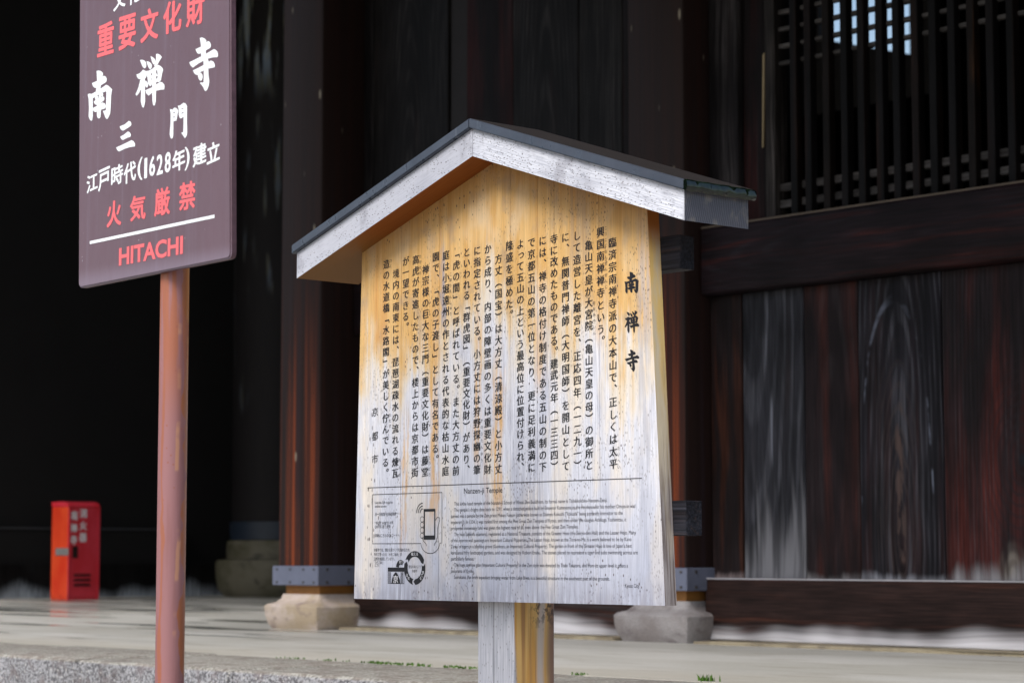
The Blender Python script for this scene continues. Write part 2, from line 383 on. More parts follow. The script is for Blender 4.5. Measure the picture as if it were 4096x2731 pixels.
def mat_ground():
    m = Mat('pale_gravel_ground', 0.9, 0.2)
    n = m.noise(30, 30, 30, 5); c = m.mix(n, (0.22, 0.20, 0.17), (0.38, 0.36, 0.32))
    return m.done(c, bump=n, dist=0.01)

def mat_red(name, c1, c2):
    m = Mat(name, 0.35, 0.5)
    n = m.noise(5, 5, 3, 3); c = m.mix(n.sm(0.35, 0.65), c1, c2)
    c = m.mix(m.z.sm(1.20, 1.125) * m.noise(30, 30, 20, 3).sm(0.4, 0.7) * 0.5, c, (0.12, 0.02, 0.02))
    return m.done(c, rough=0.38)

def mat_plain(name, col, rough=0.6, metal=0.0, var=0.25, sc=20):
    m = Mat(name, rough, 0.4)
    n = m.noise(sc, sc, sc, 3)
    c = m.mix(n, tuple(q * (1 - var) for q in col), tuple(min(1, q * (1 + var)) for q in col))
    return m.done(c, metal=metal, bump=n, dist=0.0008)

def mat_roundpillar():
    m = Mat('mouldy_dark_pillar', 0.7, 0.2)
    n = m.noise(14, 14, 1.1, 4, 2); n2 = m.noise(50, 50, 5, 3, 6); z = m.noise(1.5, 1.5, 0.9, 2, 11)
    c = m.mix(n2, (0.006, 0.006, 0.007), (0.014, 0.011, 0.011))
    f = n.sm(0.58, 0.66) * z.sm(0.46, 0.58)
    f2 = n.sm(0.48, 0.58) * m.z.sm(5.7, 6.3)
    c = m.mix((f * 0.35).max(f2) * 0.8, c, m.mix(n2.sm(0.4, 0.6), (0.22, 0.28, 0.37), (0.26, 0.26, 0.18)))
    return m.done(c)

# ------------------------------------------------------------------ geometry helpers
def link(name, me, mats, parent=None):
    o = bpy.data.objects.new(name, me); COL.objects.link(o)
    if not isinstance(mats, (list, tuple)): mats = [mats]
    for q in mats: me.materials.append(q)
    if parent: o.parent = parent
    return o
def bm_to(name, bm, mats, parent=None, smooth=False):
    me = bpy.data.meshes.new(name); bm.normal_update(); bm.to_mesh(me); bm.free()
    if smooth:
        for p in me.polygons: p.use_smooth = True
        me.set_sharp_from_angle(angle=R(35))
    return link(name, me, mats, parent)
def add_box(bm, x0, x1, y0, y1, z0, z1, mi=0, bev=0.0, seg=1, only=None):
    t = bmesh.new() if bev else bm
    vs = [t.verts.new((x, y, z)) for x in (x0, x1) for y in (y0, y1) for z in (z0, z1)]
    fs = [t.faces.new([vs[i] for i in q]) for q in ((0, 1, 3, 2), (4, 6, 7, 5), (0, 4, 5, 1), (2, 3, 7, 6), (0, 2, 6, 4), (1, 5, 7, 3))]
    for f in fs: f.material_index = mi
    if bev:
        es = [e for e in t.edges if only is None or only(e)]
        bmesh.ops.bevel(t, geom=es, offset=bev, segments=seg, affect='EDGES', profile=0.5)
        for f in t.faces: f.material_index = mi
        join(bm, t)
    return fs
def join(bm, t):
    me = bpy.data.meshes.new('tmp'); t.to_mesh(me); t.free(); bm.from_mesh(me); bpy.data.meshes.remove(me)
def box(name, x0, x1, y0, y1, z0, z1, mats, parent=None, bev=0.0, seg=1, only=None, smooth=False):
    bm = bmesh.new(); add_box(bm, x0, x1, y0, y1, z0, z1, 0, bev, seg, only); return bm_to(name, bm, mats, parent, smooth)
def vert_edges(e): return abs((e.verts[0].co - e.verts[1].co).normalized().z) > 0.9
def prism(bm, prof, x0, x1, ax='x', mi=0):
    """profile polygon extruded along an axis; prof in the two remaining axes"""
    def P(a, b, t): return {'x': (t, a, b), 'y': (a, t, b), 'z': (a, b, t)}[ax]
    A = [bm.verts.new(P(a, b, x0)) for a, b in prof]; B = [bm.verts.new(P(a, b, x1)) for a, b in prof]
    fs = [bm.faces.new(A), bm.faces.new(B[::-1])]
    n = len(prof)
    for i in range(n): fs.append(bm.faces.new((A[i], B[i], B[(i + 1) % n], A[(i + 1) % n])))
    for f in fs: f.material_index = mi
    bmesh.ops.recalc_face_normals(bm, faces=fs)
    return fs
def lathe(bm, prof, n=40, cx=0, cy=0, mi=0):
    rings = []
    for r, z in prof: rings.append([bm.verts.new((cx + r * math.cos(2 * math.pi * i / n), cy + r * math.sin(2 * math.pi * i / n), z)) for i in range(n)])
    for a, b in zip(rings, rings[1:]):
        for i in range(n):
            f = bm.faces.new((a[i], a[(i + 1) % n], b[(i + 1) % n], b[i])); f.material_index = mi
    f = bm.faces.new(rings[0][::-1]); f.material_index = mi; f = bm.faces.new(rings[-1]); f.material_index = mi
def empty(name, loc, rz, label=None, cat=None, group=None):
    o = bpy.data.objects.new(name, None); COL.objects.link(o); o.location = loc; o.rotation_euler = (0, 0, rz); o.empty_display_size = 0.1
    if label: o['label'] = label
    if cat: o['category'] = cat
    if group: o['group'] = group
    return o

# ------------------------------------------------------------------ lettering
_gc = {}
def glyph(s, off=0.0, shear=0.0, italic=False):
    """flat outline of a character or a line of text: vertices, faces and ink box (font units)"""
    k = (s, off, italic)
    if k not in _gc:
        c = bpy.data.curves.new('t', 'FONT'); c.body = s; c.offset = off; c.resolution_u = 3
        if italic: c.shear = 0.25
        o = bpy.data.objects.new('t', c); COL.objects.link(o)
        dg = bpy.context.evaluated_depsgraph_get(); dg.update()
        me = bpy.data.meshes.new_from_object(o.evaluated_get(dg))
        v = [(p.co.x, p.co.y) for p in me.vertices]; f = [tuple(p.vertices) for p in me.polygons]
        bpy.data.objects.remove(o); bpy.data.curves.remove(c); bpy.data.meshes.remove(me)
        xs = [p[0] for p in v] or [0, 1]; ys = [p[1] for p in v] or [0, 1]
        _gc[k] = (v, f, (min(xs), max(xs), min(ys), max(ys)))
    return _gc[k]
class Ink:
    def __init__(s, y): s.v, s.f, s.y, s.k = [], [], y, 0
    def add(s, v2, f):
        b = len(s.v); s.k += 1; yy = s.y - 0.00002 * (s.k % 7)
        s.v += [(x, yy, z) for x, z in v2]; s.f += [tuple(b + i for i in q) for q in f]
    def poly(s, p):
        t = tessellate_polygon([[Vector((a, b, 0)) for a, b in p]]); s.add(p, [tuple(q) for q in t])
    def fit(s, ch, cu, cz, w, h, off=0.0, shear=0.0):
        """off is a boldness: the outline is stamped around a small ring"""
        v, f, (a, b, c, d) = glyph(ch)
        kx, kz = w / (b - a + 2 * off), h / (d - c + 2 * off); mx, mz = (a + b) / 2, (c + d) / 2
        ring = [(0, 0)] if not off else [(off * p, off * 0.8 * q) for p, q in ((1, 0), (-1, 0), (0.6, 0.9), (-0.6, 0.9), (0.6, -0.9), (-0.6, -0.9))] + ([(0, 0)] if off > 0.02 else [])
        for ox, oz in ring:
            s.add([(cu + (x + ox - mx) * kx, cz + (z + oz - mz) * kz + shear * (x - mx) * kx) for x, z in v], f)
    def cell(s, ch, cu, cz, w, h, off=0.0, shear=0.0, vertical=False):
        v, f, bb = glyph(ch)
        for ox, oz in ([(0, 0)] if not off else [(off, off * 0.3), (-off, -off * 0.3)]):
          o = []
          for x, z in v:
            x, z = x - 0.5 + ox, z - 0.38 + oz
            if vertical:
                if ch in '（）「」ー': x, z = z, -x
                elif ch in '、。': x, z = x + 0.62, z + 0.62
                elif ch in 'っゃゅょ': x, z = x + 0.1, z + 0.08
            o.append((cu + x * w, cz + z * h + shear * x * w))
          s.add(o, f)
    def line(s, t, u0, u1, zb, h, off=0.0, italic=False):
        v, f, (a, b, c, d) = glyph(t, off, italic=italic); k = (u1 - u0) / (b - a)
        s.add([(u0 + (x - a) * k, zb + z * h) for x, z in v], f)
    def stroke(s, pts, w, closed=False):
        n = len(pts); L = []
        for i in range(n):
            p0 = pts[(i - 1) % n] if (i or closed) else pts[i]; p1 = pts[(i + 1) % n] if (i < n - 1 or closed) else pts[i]
            dx, dz = p1[0] - p0[0], p1[1] - p0[1]; q = math.hypot(dx, dz) or 1
            L.append((pts[i][0] - dz / q * w / 2, pts[i][1] + dx / q * w / 2)); L.append((pts[i][0] + dz / q * w / 2, pts[i][1] - dx / q * w / 2))
        f = [(2 * i, 2 * i + 1, 2 * (i + 1) + 1, 2 * (i + 1)) for i in range(n - 1)]
        if closed: f.append((2 * n - 2, 2 * n - 1, 1, 0))
        s.add(L, f)
    def rect(s, a, b, c, d): s.poly([(a, c), (b, c), (b, d), (a, d)])
    def build(s, name, mat, parent, stuff=False):
        me = bpy.data.meshes.new(name); me.from_pydata(s.v, [], s.f); me.update(); o = link(name, me, mat, parent)
        if stuff: o['kind'] = 'stuff'
        return o

YAW = -R(48.2)      # the building, the board and the sign all stand square to one another

# traced brush characters, tenths of a millimetre on the sign face
BRUSH = {
'南': [[(-3027,25486),(-2947,25483),(-2849,25455),(-2773,25407),(-2757,25368),(-2786,25328),(-2833,25158),(-2859,25057),(-2895,24990),(-3045,25021),(-3026,25115),(-3000,25265)],
  [(-3210,25245),(-3000,25263),(-2786,25320),(-2734,25336),(-2651,25303),(-2605,25252),(-2611,25196),(-2648,25174),(-2840,25141),(-3033,25114),(-3094,25124),(-3163,25168)],
  [(-3377,25022),(-3301,25029),(-3210,25005),(-3162,24900),(-3149,24510),(-3169,24432),(-3206,24406),(-3268,24446),(-3323,24523),(-3314,24720),(-3335,24910)],
  [(-3218,25006),(-2852,25066),(-2624,25118),(-2597,24969),(-2641,24976),(-2894,24953),(-3079,24917),(-3169,24898)],
  [(-2624,25118),(-2526,25080),(-2379,24980),(-2414,24861),(-2429,24551),(-2449,24457),(-2506,24393),(-2566,24354),(-2624,24390),(-2740,24562),(-2621,24559),(-2611,24939),(-2627,24973)],
  [(-3087,24922),(-2998,24953),(-2937,24907),(-2923,24849),(-2934,24810),(-3054,24832),(-3063,24878)],
  [(-2790,24974),(-2737,24934),(-2743,24906),(-2765,24890),(-2847,24894),(-2908,24951)],
  [(-3122,24834),(-2935,24842),(-2758,24890),(-2697,24855),(-2685,24813),(-2717,24782),(-2828,24754),(-2991,24731),(-3059,24752),(-3106,24791)],
  [(-3162,24686),(-2991,24709),(-2768,24753),(-2678,24724),(-2629,24676),(-2634,24621),(-2674,24602),(-2830,24601),(-2994,24583),(-3054,24581),(-3130,24620)],
  [(-2916,24953),(-2833,24940),(-2820,24753),(-2826,24455),(-2862,24424),(-2910,24421),(-2952,24445),(-2981,24494),(-2989,24753),(-2920,24848)]],
'禅': [[(-1299,25448),(-1209,25438),(-1116,25404),(-1061,25356),(-1044,25302),(-1058,25253),(-1114,25235),(-1174,25272),(-1230,25341)],
  [(-1426,25155),(-1310,25160),(-1233,25187),(-1172,25220),(-1063,25173),(-1017,25144),(-1015,25075),(-1097,24994),(-1208,24832),(-1329,24730),(-1402,24692),(-1450,24730),(-1348,24853),(-1260,25037),(-1306,25034),(-1369,25067),(-1409,25112)],
  [(-1237,25042),(-1098,25037),(-1089,24865),(-1069,24520),(-1097,24439),(-1138,24394),(-1190,24436),(-1243,24546),(-1230,24801)],
  [(-1112,24978),(-1042,24956),(-980,24908),(-963,24863),(-977,24822),(-1008,24805),(-1046,24824),(-1098,24866)],
  [(-1046,25381),(-961,25359),(-884,25319),(-833,25268),(-835,25209),(-880,25182),(-934,25203),(-982,25266)],
  [(-890,25463),(-810,25431),(-733,25384),(-698,25332),(-700,25298),(-748,25256),(-791,25287),(-831,25336)],
  [(-679,25475),(-598,25465),(-522,25430),(-457,25373),(-482,25347),(-534,25313),(-615,25242),(-668,25216),(-729,25217),(-747,25237),(-700,25298),(-675,25379)],
  [(-1048,25170),(-941,25162),(-819,25181),(-728,25209),(-608,25236),(-575,25150),(-665,25122),(-862,25085),(-1012,25075)],
  [(-608,25236),(-501,25189),(-424,25135),(-400,25097),(-436,25018),(-478,24889),(-515,24861),(-568,24857),(-629,24879),(-602,25010),(-628,25133)],
  [(-1013,25109),(-862,25094),(-852,25007),(-820,24917),(-825,24850),(-870,24816),(-917,24838),(-964,24888),(-989,24986)],
  [(-861,25043),(-649,25060),(-602,25002),(-662,24993),(-852,24977)],
  [(-843,24921),(-600,24951),(-583,24868),(-674,24869),(-825,24846)],
  [(-818,25164),(-665,25122),(-660,24816),(-656,24629),(-660,24460),(-692,24397),(-725,24376),(-768,24416),(-793,24496),(-807,24736)],
  [(-1075,24759),(-809,24788),(-658,24824),(-507,24853),(-431,24836),(-355,24777),(-338,24724),(-352,24669),(-503,24686),(-654,24688),(-821,24666),(-942,24627),(-1019,24675)]],
'寺': [[(941,25538),(1020,25541),(1121,25499),(1180,25452),(1188,25405),(1170,25243),(1172,25160),(1245,25057),(1275,24995),(1089,25008),(1080,25109),(1002,25155),(995,25355),(964,25476)],
  [(793,25330),(995,25355),(1188,25405),(1237,25430),(1309,25397),(1346,25346),(1347,25288),(1312,25269),(1170,25245),(998,25213),(912,25215),(853,25246)],
  [(569,25096),(769,25118),(1007,25150),(1186,25174),(1455,25224),(1527,25196),(1592,25140),(1611,25071),(1587,25036),(1416,25061),(1231,25060),(1081,25043),(902,25014),(707,24962),(626,25016)],
  [(709,24903),(918,24928),(1105,24956),(1275,24991),(1361,25006),(1447,24967),(1497,24909),(1499,24844),(1421,24846),(1264,24855),(1107,24840),(964,24823),(878,24790),(827,24792),(761,24837)],
  [(1089,25025),(1275,24995),(1267,24856),(1281,24714),(1310,24578),(1286,24491),(1245,24431),(1188,24399),(1145,24422),(1086,24505),(969,24602),(997,24608),(1098,24590),(1110,24724)],
  [(878,24794),(964,24826),(1022,24796),(1066,24748),(1067,24698),(1039,24653),(989,24642),(931,24686)]],
'三': [[(-2059,24128),(-1856,24144),(-1699,24197),(-1634,24175),(-1597,24131),(-1599,24091),(-1638,24073),(-1767,24044),(-1896,24018),(-1947,24023),(-2013,24062)],
  [(-2030,23902),(-1893,23923),(-1736,23972),(-1671,23955),(-1619,23913),(-1607,23872),(-1617,23845),(-1732,23841),(-1919,23813),(-1978,23843)],
  [(-2184,23688),(-1974,23712),(-1758,23742),(-1579,23765),(-1500,23735),(-1441,23676),(-1437,23636),(-1454,23615),(-1640,23624),(-1841,23615),(-2065,23585),(-2131,23622)]],
'門': [[(-121,24219),(-52,24205),(11,24127),(14,23911),(16,23649),(-3,23605),(-41,23585),(-85,23613),(-121,23691),(-93,23926),(-95,24119)],
  [(-31,24199),(56,24230),(132,24198),(188,24147),(169,24089),(144,24000),(125,23937),(56,23951),(59,24135),(-30,24148)],
  [(-2,24110),(66,24111),(68,24046),(0,24044)],
  [(0,24017),(68,24022),(77,23948),(2,23939)],
  [(174,24251),(253,24239),(309,24176),(313,23991),(280,23965),(246,23985),(214,24044),(203,24176)],
  [(253,24242),(381,24280),(455,24254),(513,24196),(512,24146),(376,24174),(296,24162)],
  [(296,24147),(390,24156),(392,24087),(298,24078)],
  [(298,24055),(392,24068),(401,23986),(287,23964)],
  [(383,24180),(513,24192),(514,23916),(531,23639),(512,23573),(449,23530),(307,23666),(382,23668),(391,23858)]],
}
RED = [('重', -0.2677, 2.6137, 0.0678, 0.0698), ('要', -0.1815, 2.6145, 0.0685, 0.0707), ('文', -0.095, 2.6149, 0.069, 0.0675), ('化', -0.0081, 2.6168, 0.0695, 0.0657), ('財', 0.0768, 2.6179, 0.0677, 0.0661)]
RED2 = [('火', -0.2224, 2.2267, 0.058, 0.0538), ('気', -0.1294, 2.2286, 0.0612, 0.0515), ('厳', -0.0366, 2.2311, 0.0595, 0.0558), ('禁', 0.0561, 2.2327, 0.0601, 0.0557)]
WH = [('江', -0.3128, 2.3043, 0.0471, 0.0384), ('戸', -0.265, 2.3068, 0.0477, 0.0464), ('時', -0.2128, 2.3089, 0.0482, 0.0431), ('代', -0.1626, 2.3082, 0.05, 0.0432), ('(', -0.123, 2.3104, 0.0197, 0.0483), ('1', -0.1009, 2.3094, 0.0115, 0.0432), ('6', -0.0761, 2.3109, 0.0231, 0.0422), ('2', -0.0476, 2.3104, 0.0242, 0.0425), ('8', -0.0177, 2.3112, 0.0228, 0.0425), ('年', 0.0231, 2.3107, 0.0484, 0.0446), (')', 0.0542, 2.3102, 0.0186, 0.0484), ('建', 0.0993, 2.3124, 0.0511, 0.0436), ('立', 0.1483, 2.3108, 0.0476, 0.041)]

# ================================================================== SETTING
ground = box('ground', -600, 600, -600, 600, -0.5, 0.0, mat_ground()); ground['kind'] = 'structure'

WO = Vector((-0.99989, 11.77664, 0))       # origin of the gate: x along its front, y into it, z up
def gate_space(o): o.location = WO; o.rotation_euler = (0, 0, YAW); return o
M_floor = mat_floor()
fl = gate_space(box('stone_floor', -14, 9, -2.0, 12.5, 0.95, 1.12, M_floor)); fl['kind'] = 'structure'
M_kerb = mat_kerb()
kerb = gate_space(box('platform_retaining_wall', -14, 9, -2.60, -2.0, 0.0, 0.84, M_kerb)); kerb['kind'] = 'structure'
joints = [-14, -9.2, -5.4, -3.1, -1.15, -0.05, 1.02, 2.07, 3.06, 4.12, 5.2, 6.3, 7.6, 9]
for a, b in zip(joints, joints[1:]):
    h = random.uniform(-0.003, 0.003)
    bm = bmesh.new(); add_box(bm, a + 0.004, b - 0.004, -2.65 + h, -2.004, 0.842, 1.122 + h, 0, 0.018, 3)
    bmesh.ops.subdivide_edges(bm, edges=[e for e in bm.edges if e.calc_length() > 0.3], cuts=9)
    for v in bm.verts:
        if v.co.y < -2.5: v.co += Vector((0, random.uniform(-0.006, 0.006), random.uniform(-0.004, 0.003)))
    o = bm_to('kerb_stone', bm, M_kerb, kerb, smooth=True)
M_ledge = mat_stone('yellowish_ledge_stone', (0.34, 0.29, 0.20), (0.24, 0.20, 0.14), (0.12, 0.10, 0.08), 14)
for a, b in ((0.02, 2.03), (2.52, 8.5)):
    bm = bmesh.new(); add_box(bm, a, b, 0.13, 0.42, 1.05, 1.134, 0, 0.006, 1)
    bmesh.ops.subdivide_edges(bm, edges=[e for e in bm.edges if e.calc_length() > 0.5], cuts=24)
    for v in bm.verts: v.co += Vector((0, random.uniform(-0.008, 0.008), random.uniform(-0.003, 0.003)))
    bm_to('sill_ledge', bm, M_ledge, fl)

# moss and grass growing in the joint behind the kerb
bm = bmesh.new()
def tuft(u, y, n, h, sp):
    for i in range(n):
        x = u + random.gauss(0, sp); yy = y + random.gauss(0, 0.012); a = random.uniform(0, 6.28); hh = h * random.uniform(0.5, 1.2); w = 0.004
        dx, dy = math.cos(a) * w, math.sin(a) * w; lx, ly = random.gauss(0, 0.4) * hh, random.gauss(0, 0.4) * hh
        v = [bm.verts.new((x - dx, yy - dy, 1.118)), bm.verts.new((x + dx, yy + dy, 1.118)),
             bm.verts.new((x + dx * 0.6 + lx * 0.5, yy + dy * 0.6 + ly * 0.5, 1.12 + hh * 0.6)), bm.verts.new((x + lx, yy + ly, 1.12 + hh)),
             bm.verts.new((x - dx * 0.6 + lx * 0.5, yy - dy * 0.6 + ly * 0.5, 1.12 + hh * 0.6))]
        bm.faces.new(v)
for u, k in ((2.48, 12), (2.55, 30), (2.72, 25), (2.86, 8), (2.98, 70), (3.04, 60), (3.12, 30), (3.18, 55), (3.24, 40), (3.30, 25), (3.42, 50), (3.50, 50), (3.60, 20), (4.05, 35)):
    tuft(u, -1.995, k // 2, 0.009, 0.022)
tuft(4.592, -1.965, 34, 0.020, 0.012)
mm = Mat('bright_moss', 0.6, 0.2); moss = bm_to('moss', bm, mm.done(mm.mix(mm.noise(90, 90, 90, 2), (0.045, 0.11, 0.015), (0.10, 0.20, 0.03))))
gate_space(moss); moss['kind'] = 'stuff'; moss['label'] = 'bright green moss and grass blades in the joint behind the kerb'

# ================================================================== GATE BUILDING
gate = empty('temple_gate', WO, YAW, 'huge old dark timber temple gate with plank walls and slatted window', 'temple gate')
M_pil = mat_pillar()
M_band = mat_plain('grey_blue_iron_band', (0.15, 0.165, 0.23), 0.5, 0.25, 0.25, 8)
M_nail = mat_plain('iron_nail', (0.09, 0.08, 0.08), 0.45, 0.5)
M_plinth = mat_stone('pinkish_plinth_stone', (0.56, 0.47, 0.42), (0.44, 0.35, 0.25), (0.24, 0.18, 0.17), 9, 0.7)
M_plinth2 = mat_stone('grey_plinth_stone', (0.34, 0.32, 0.32), (0.24, 0.215, 0.21), (0.15, 0.125, 0.13), 9, 0.7)
M_peg = mat_plain('orange_wood_core', (0.30, 0.13, 0.03), 0.6)
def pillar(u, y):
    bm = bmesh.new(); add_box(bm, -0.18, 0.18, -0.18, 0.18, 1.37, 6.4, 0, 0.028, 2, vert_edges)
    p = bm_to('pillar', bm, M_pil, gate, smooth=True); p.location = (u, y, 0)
    bm = bmesh.new(); add_box(bm, -0.145, 0.145, -0.145, 0.145, 1.298, 1.369); bm_to('pillar_core', bm, M_peg, p)
    box('metal_band', -0.198, 0.198, -0.198, 0.198, 1.345, 1.446, M_band, p, bev=0.004)
    for zz in (1.362, 1.428):
        for k in (-0.155, -0.04, 0.075, 0.165):
            box('band_nail', k - 0.006, k + 0.006, -0.202, -0.1985, zz - 0.005, zz + 0.005, M_nail, p)
        for k in (-0.14, 0.0, 0.15):
            box('band_nail', 0.1985, 0.204, k - 0.006, k + 0.006, zz - 0.006, zz + 0.006, M_nail, p)
def plinth(u, y, mat, label, zt=0.0):
    """square stone with a concave neck that carries a pillar"""
    prof = [(0.205, 1.12), (0.222, 1.15), (0.232, 1.19), (0.236, 1.235), (0.225, 1.247), (0.19, 1.256), (0.170, 1.275), (0.163, 1.300)]
    bm = bmesh.new(); rings = []
    N = 8
    for r, z in prof:
        ring = []; c = 0.03 if z < 1.25 else 0.02
        for (sx, sy) in ((1, 1), (-1, 1), (-1, -1), (1, -1)):
            for t in range(3):
                a = {(1, 1): 0, (-1, 1): 90, (-1, -1): 180, (1, -1): 270}[(sx, sy)] + t * 45
                ring.append(bm.verts.new((u + sx * (r - c) + c * math.cos(R(a)) + random.gauss(0, 0.0015), y + sy * (r - c) + c * math.sin(R(a)), z)))
        rings.append(ring)
    for a, b in zip(rings, rings[1:]):
        for i in range(12): bm.faces.new((a[i], a[(i + 1) % 12], b[(i + 1) % 12], b[i]))
    bm.faces.new(rings[-1]); bm.faces.new(rings[0][::-1])
    o = bm_to('pillar_base', bm, mat, None, smooth=True); gate_space(o); o['label'] = label; o['category'] = 'stone base'
    return o
P1 = (-0.232, 0.235); P2 = (2.270, 0.350)
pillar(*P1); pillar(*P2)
plinth(P1[0], P1[1], M_plinth, 'pale pinkish stone base under the square pillar between the two signs')
plinth(P2[0], P2[1], M_plinth2, 'grey stone base with mossy corner, partly behind the wooden notice board post')
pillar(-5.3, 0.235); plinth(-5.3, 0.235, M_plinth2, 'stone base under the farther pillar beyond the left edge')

bl_s = (1.40, 0.055, (0.42, 0.42, 0.46))
M_sill = mat_dark('sill_wood', dark=(0.040, 0.021, 0.018), red=(0.12, 0.042, 0.026), grey=(0.12, 0.11, 0.115), kr=0.45, kg=0.45, axis='x', bleach=(1.136, 0.075, (0.74, 0.73, 0.77)), vg=22)
M_beam = mat_dark('beam_wood', dark=(0.018, 0.010, 0.013), red=(0.080, 0.016, 0.012), grey=(0.04, 0.04, 0.05), kr=0.45, kg=0.35, axis='x', cath=7, xc=2.80, zc=4.3, wide=0.12, vg=26)
M_topedge = mat_plain('bleached_edge_wood', (0.40, 0.39, 0.42), 0.8, 0, 0.3, 12)
M_edge2 = mat_plain('worn_beam_edge', (0.10, 0.075, 0.055), 0.7, 0, 0.3, 12)
WY = 0.30     # depth of the wall front
for a, b, in ((P1[0] + 0.185, P2[0] - 0.185), (P2[0] + 0.185, 8.4)):
    s = box('sill', a, b, WY - 0.02, WY + 0.20, 1.1345, 1.398, M_sill, gate, bev=0.008, seg=2)
    bm = bmesh.new(); add_box(bm, a, b, WY - 0.0215, WY + 0.028, 1.3955, 1.4015, 0, 0.002); bm_to('dusty_sill_edge', bm, M_topedge, s)
for a, b in ((P1[0] + 0.185, P2[0] - 0.185), (P2[0] + 0.185, 8.4)):
    s = box('beam', a, b, WY - 0.04, WY + 0.20, 2.645, 2.945, M_beam, gate, bev=0.018, seg=3, smooth=True)
    bm = bmesh.new(); add_box(bm, a, b, WY - 0.030, WY + 0.03, 2.9395, 2.9525, 0, 0.005, 2); bm_to('worn_beam_edge', bm, M_edge2, s)
def plank(a, b, z0, z1, mat, y=None, t=0.04):
    y = WY + 0.03 if y is None else y
    return box('wall_plank', a + 0.002, b - 0.002, y + random.uniform(0, 0.006), y + t, z0, z1, mat, gate, bev=0.004)
blw = (1.40, 0.035, (0.30, 0.31, 0.35)); bls = (1.40, 0.08, (0.34, 0.34, 0.36))
MA = mat_dark('plank_brown', red=(0.075, 0.024, 0.013), dark=(0.022, 0.015, 0.016), grey=(0.07, 0.06, 0.06), kr=0.75, kg=0.2, bleach=(1.40, 0.03, (0.25, 0.2, 0.2)))
MB_ = mat_dark('plank_grey', dark=(0.030, 0.030, 0.038), red=(0.05, 0.030, 0.028), grey=(0.19, 0.195, 0.23), kr=0.3, kg=0.85, cath=5, xc=2.70, zc=2.6, wide=0.20, bleach=(1.40, 0.26, (0.21, 0.21, 0.23)), vg=12, extra=fig_streak)
MC = mat_dark('plank_red', dark=(0.020, 0.012, 0.014), red=(0.080, 0.020, 0.014), grey=(0.075, 0.07, 0.075), kr=0.7, kg=0.4, cath=5, xc=3.14, zc=1.8, wide=0.16, bleach=(1.40, 0.045, (0.26, 0.25, 0.26)), vg=9)
MD = mat_dark('plank_black_heart', dark=(0.013, 0.011, 0.016), red=(0.045, 0.015, 0.014), grey=(0.13, 0.13, 0.155), kr=0.4, kg=0.7, cath=8, xc=3.50, zc=1.75, wide=0.17, bleach=blw, vg=14, extra=fig_arch)
ME = mat_dark('plank_knotty_red', dark=(0.019, 0.012, 0.014), red=(0.105, 0.019, 0.014), grey=(0.10, 0.10, 0.115), kr=0.9, kg=0.4, cath=8, xc=4.14, zc=1.95, wide=0.15, bleach=bls, vg=9, extra=fig_knot)
MF = mat_dark('plank_dull', kr=0.4, kg=0.4, bleach=blw)
for (a, b, mt) in ((2.453, 2.640, MA), (2.640, 2.993, MB_), (2.993, 3.293, MC), (3.293, 3.725, MD), (3.725, 4.30, ME), (4.30, 4.7, MC), (4.7, 5.1, MF), (5.1, 5.6, MA), (5.6, 6.2, MF), (6.2, 8.4, MF)):
    plank(a, b, 1.399, 2.6445, mt)
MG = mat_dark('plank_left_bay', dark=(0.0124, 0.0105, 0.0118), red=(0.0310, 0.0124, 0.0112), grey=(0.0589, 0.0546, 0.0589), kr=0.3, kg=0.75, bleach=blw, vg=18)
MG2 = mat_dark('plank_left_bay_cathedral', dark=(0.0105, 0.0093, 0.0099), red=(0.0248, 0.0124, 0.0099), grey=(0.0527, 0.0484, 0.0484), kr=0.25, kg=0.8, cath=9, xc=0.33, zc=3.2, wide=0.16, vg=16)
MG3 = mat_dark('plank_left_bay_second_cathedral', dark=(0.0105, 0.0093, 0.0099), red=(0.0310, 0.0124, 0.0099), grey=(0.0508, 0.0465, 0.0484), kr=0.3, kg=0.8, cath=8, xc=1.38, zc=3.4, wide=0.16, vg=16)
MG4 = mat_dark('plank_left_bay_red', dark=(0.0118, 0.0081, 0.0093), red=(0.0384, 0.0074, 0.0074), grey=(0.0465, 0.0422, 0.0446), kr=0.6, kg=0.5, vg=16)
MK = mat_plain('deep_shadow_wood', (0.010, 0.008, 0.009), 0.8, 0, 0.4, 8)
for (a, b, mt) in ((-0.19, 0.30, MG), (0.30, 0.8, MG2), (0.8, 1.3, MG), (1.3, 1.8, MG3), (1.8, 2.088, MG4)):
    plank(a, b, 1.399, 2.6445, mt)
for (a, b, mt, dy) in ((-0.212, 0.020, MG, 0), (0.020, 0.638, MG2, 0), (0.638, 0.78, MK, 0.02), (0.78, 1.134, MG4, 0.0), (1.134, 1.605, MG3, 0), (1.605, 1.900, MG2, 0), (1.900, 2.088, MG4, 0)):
    plank(a, b, 2.955, 6.4, mt, y=WY + 0.03 + dy)
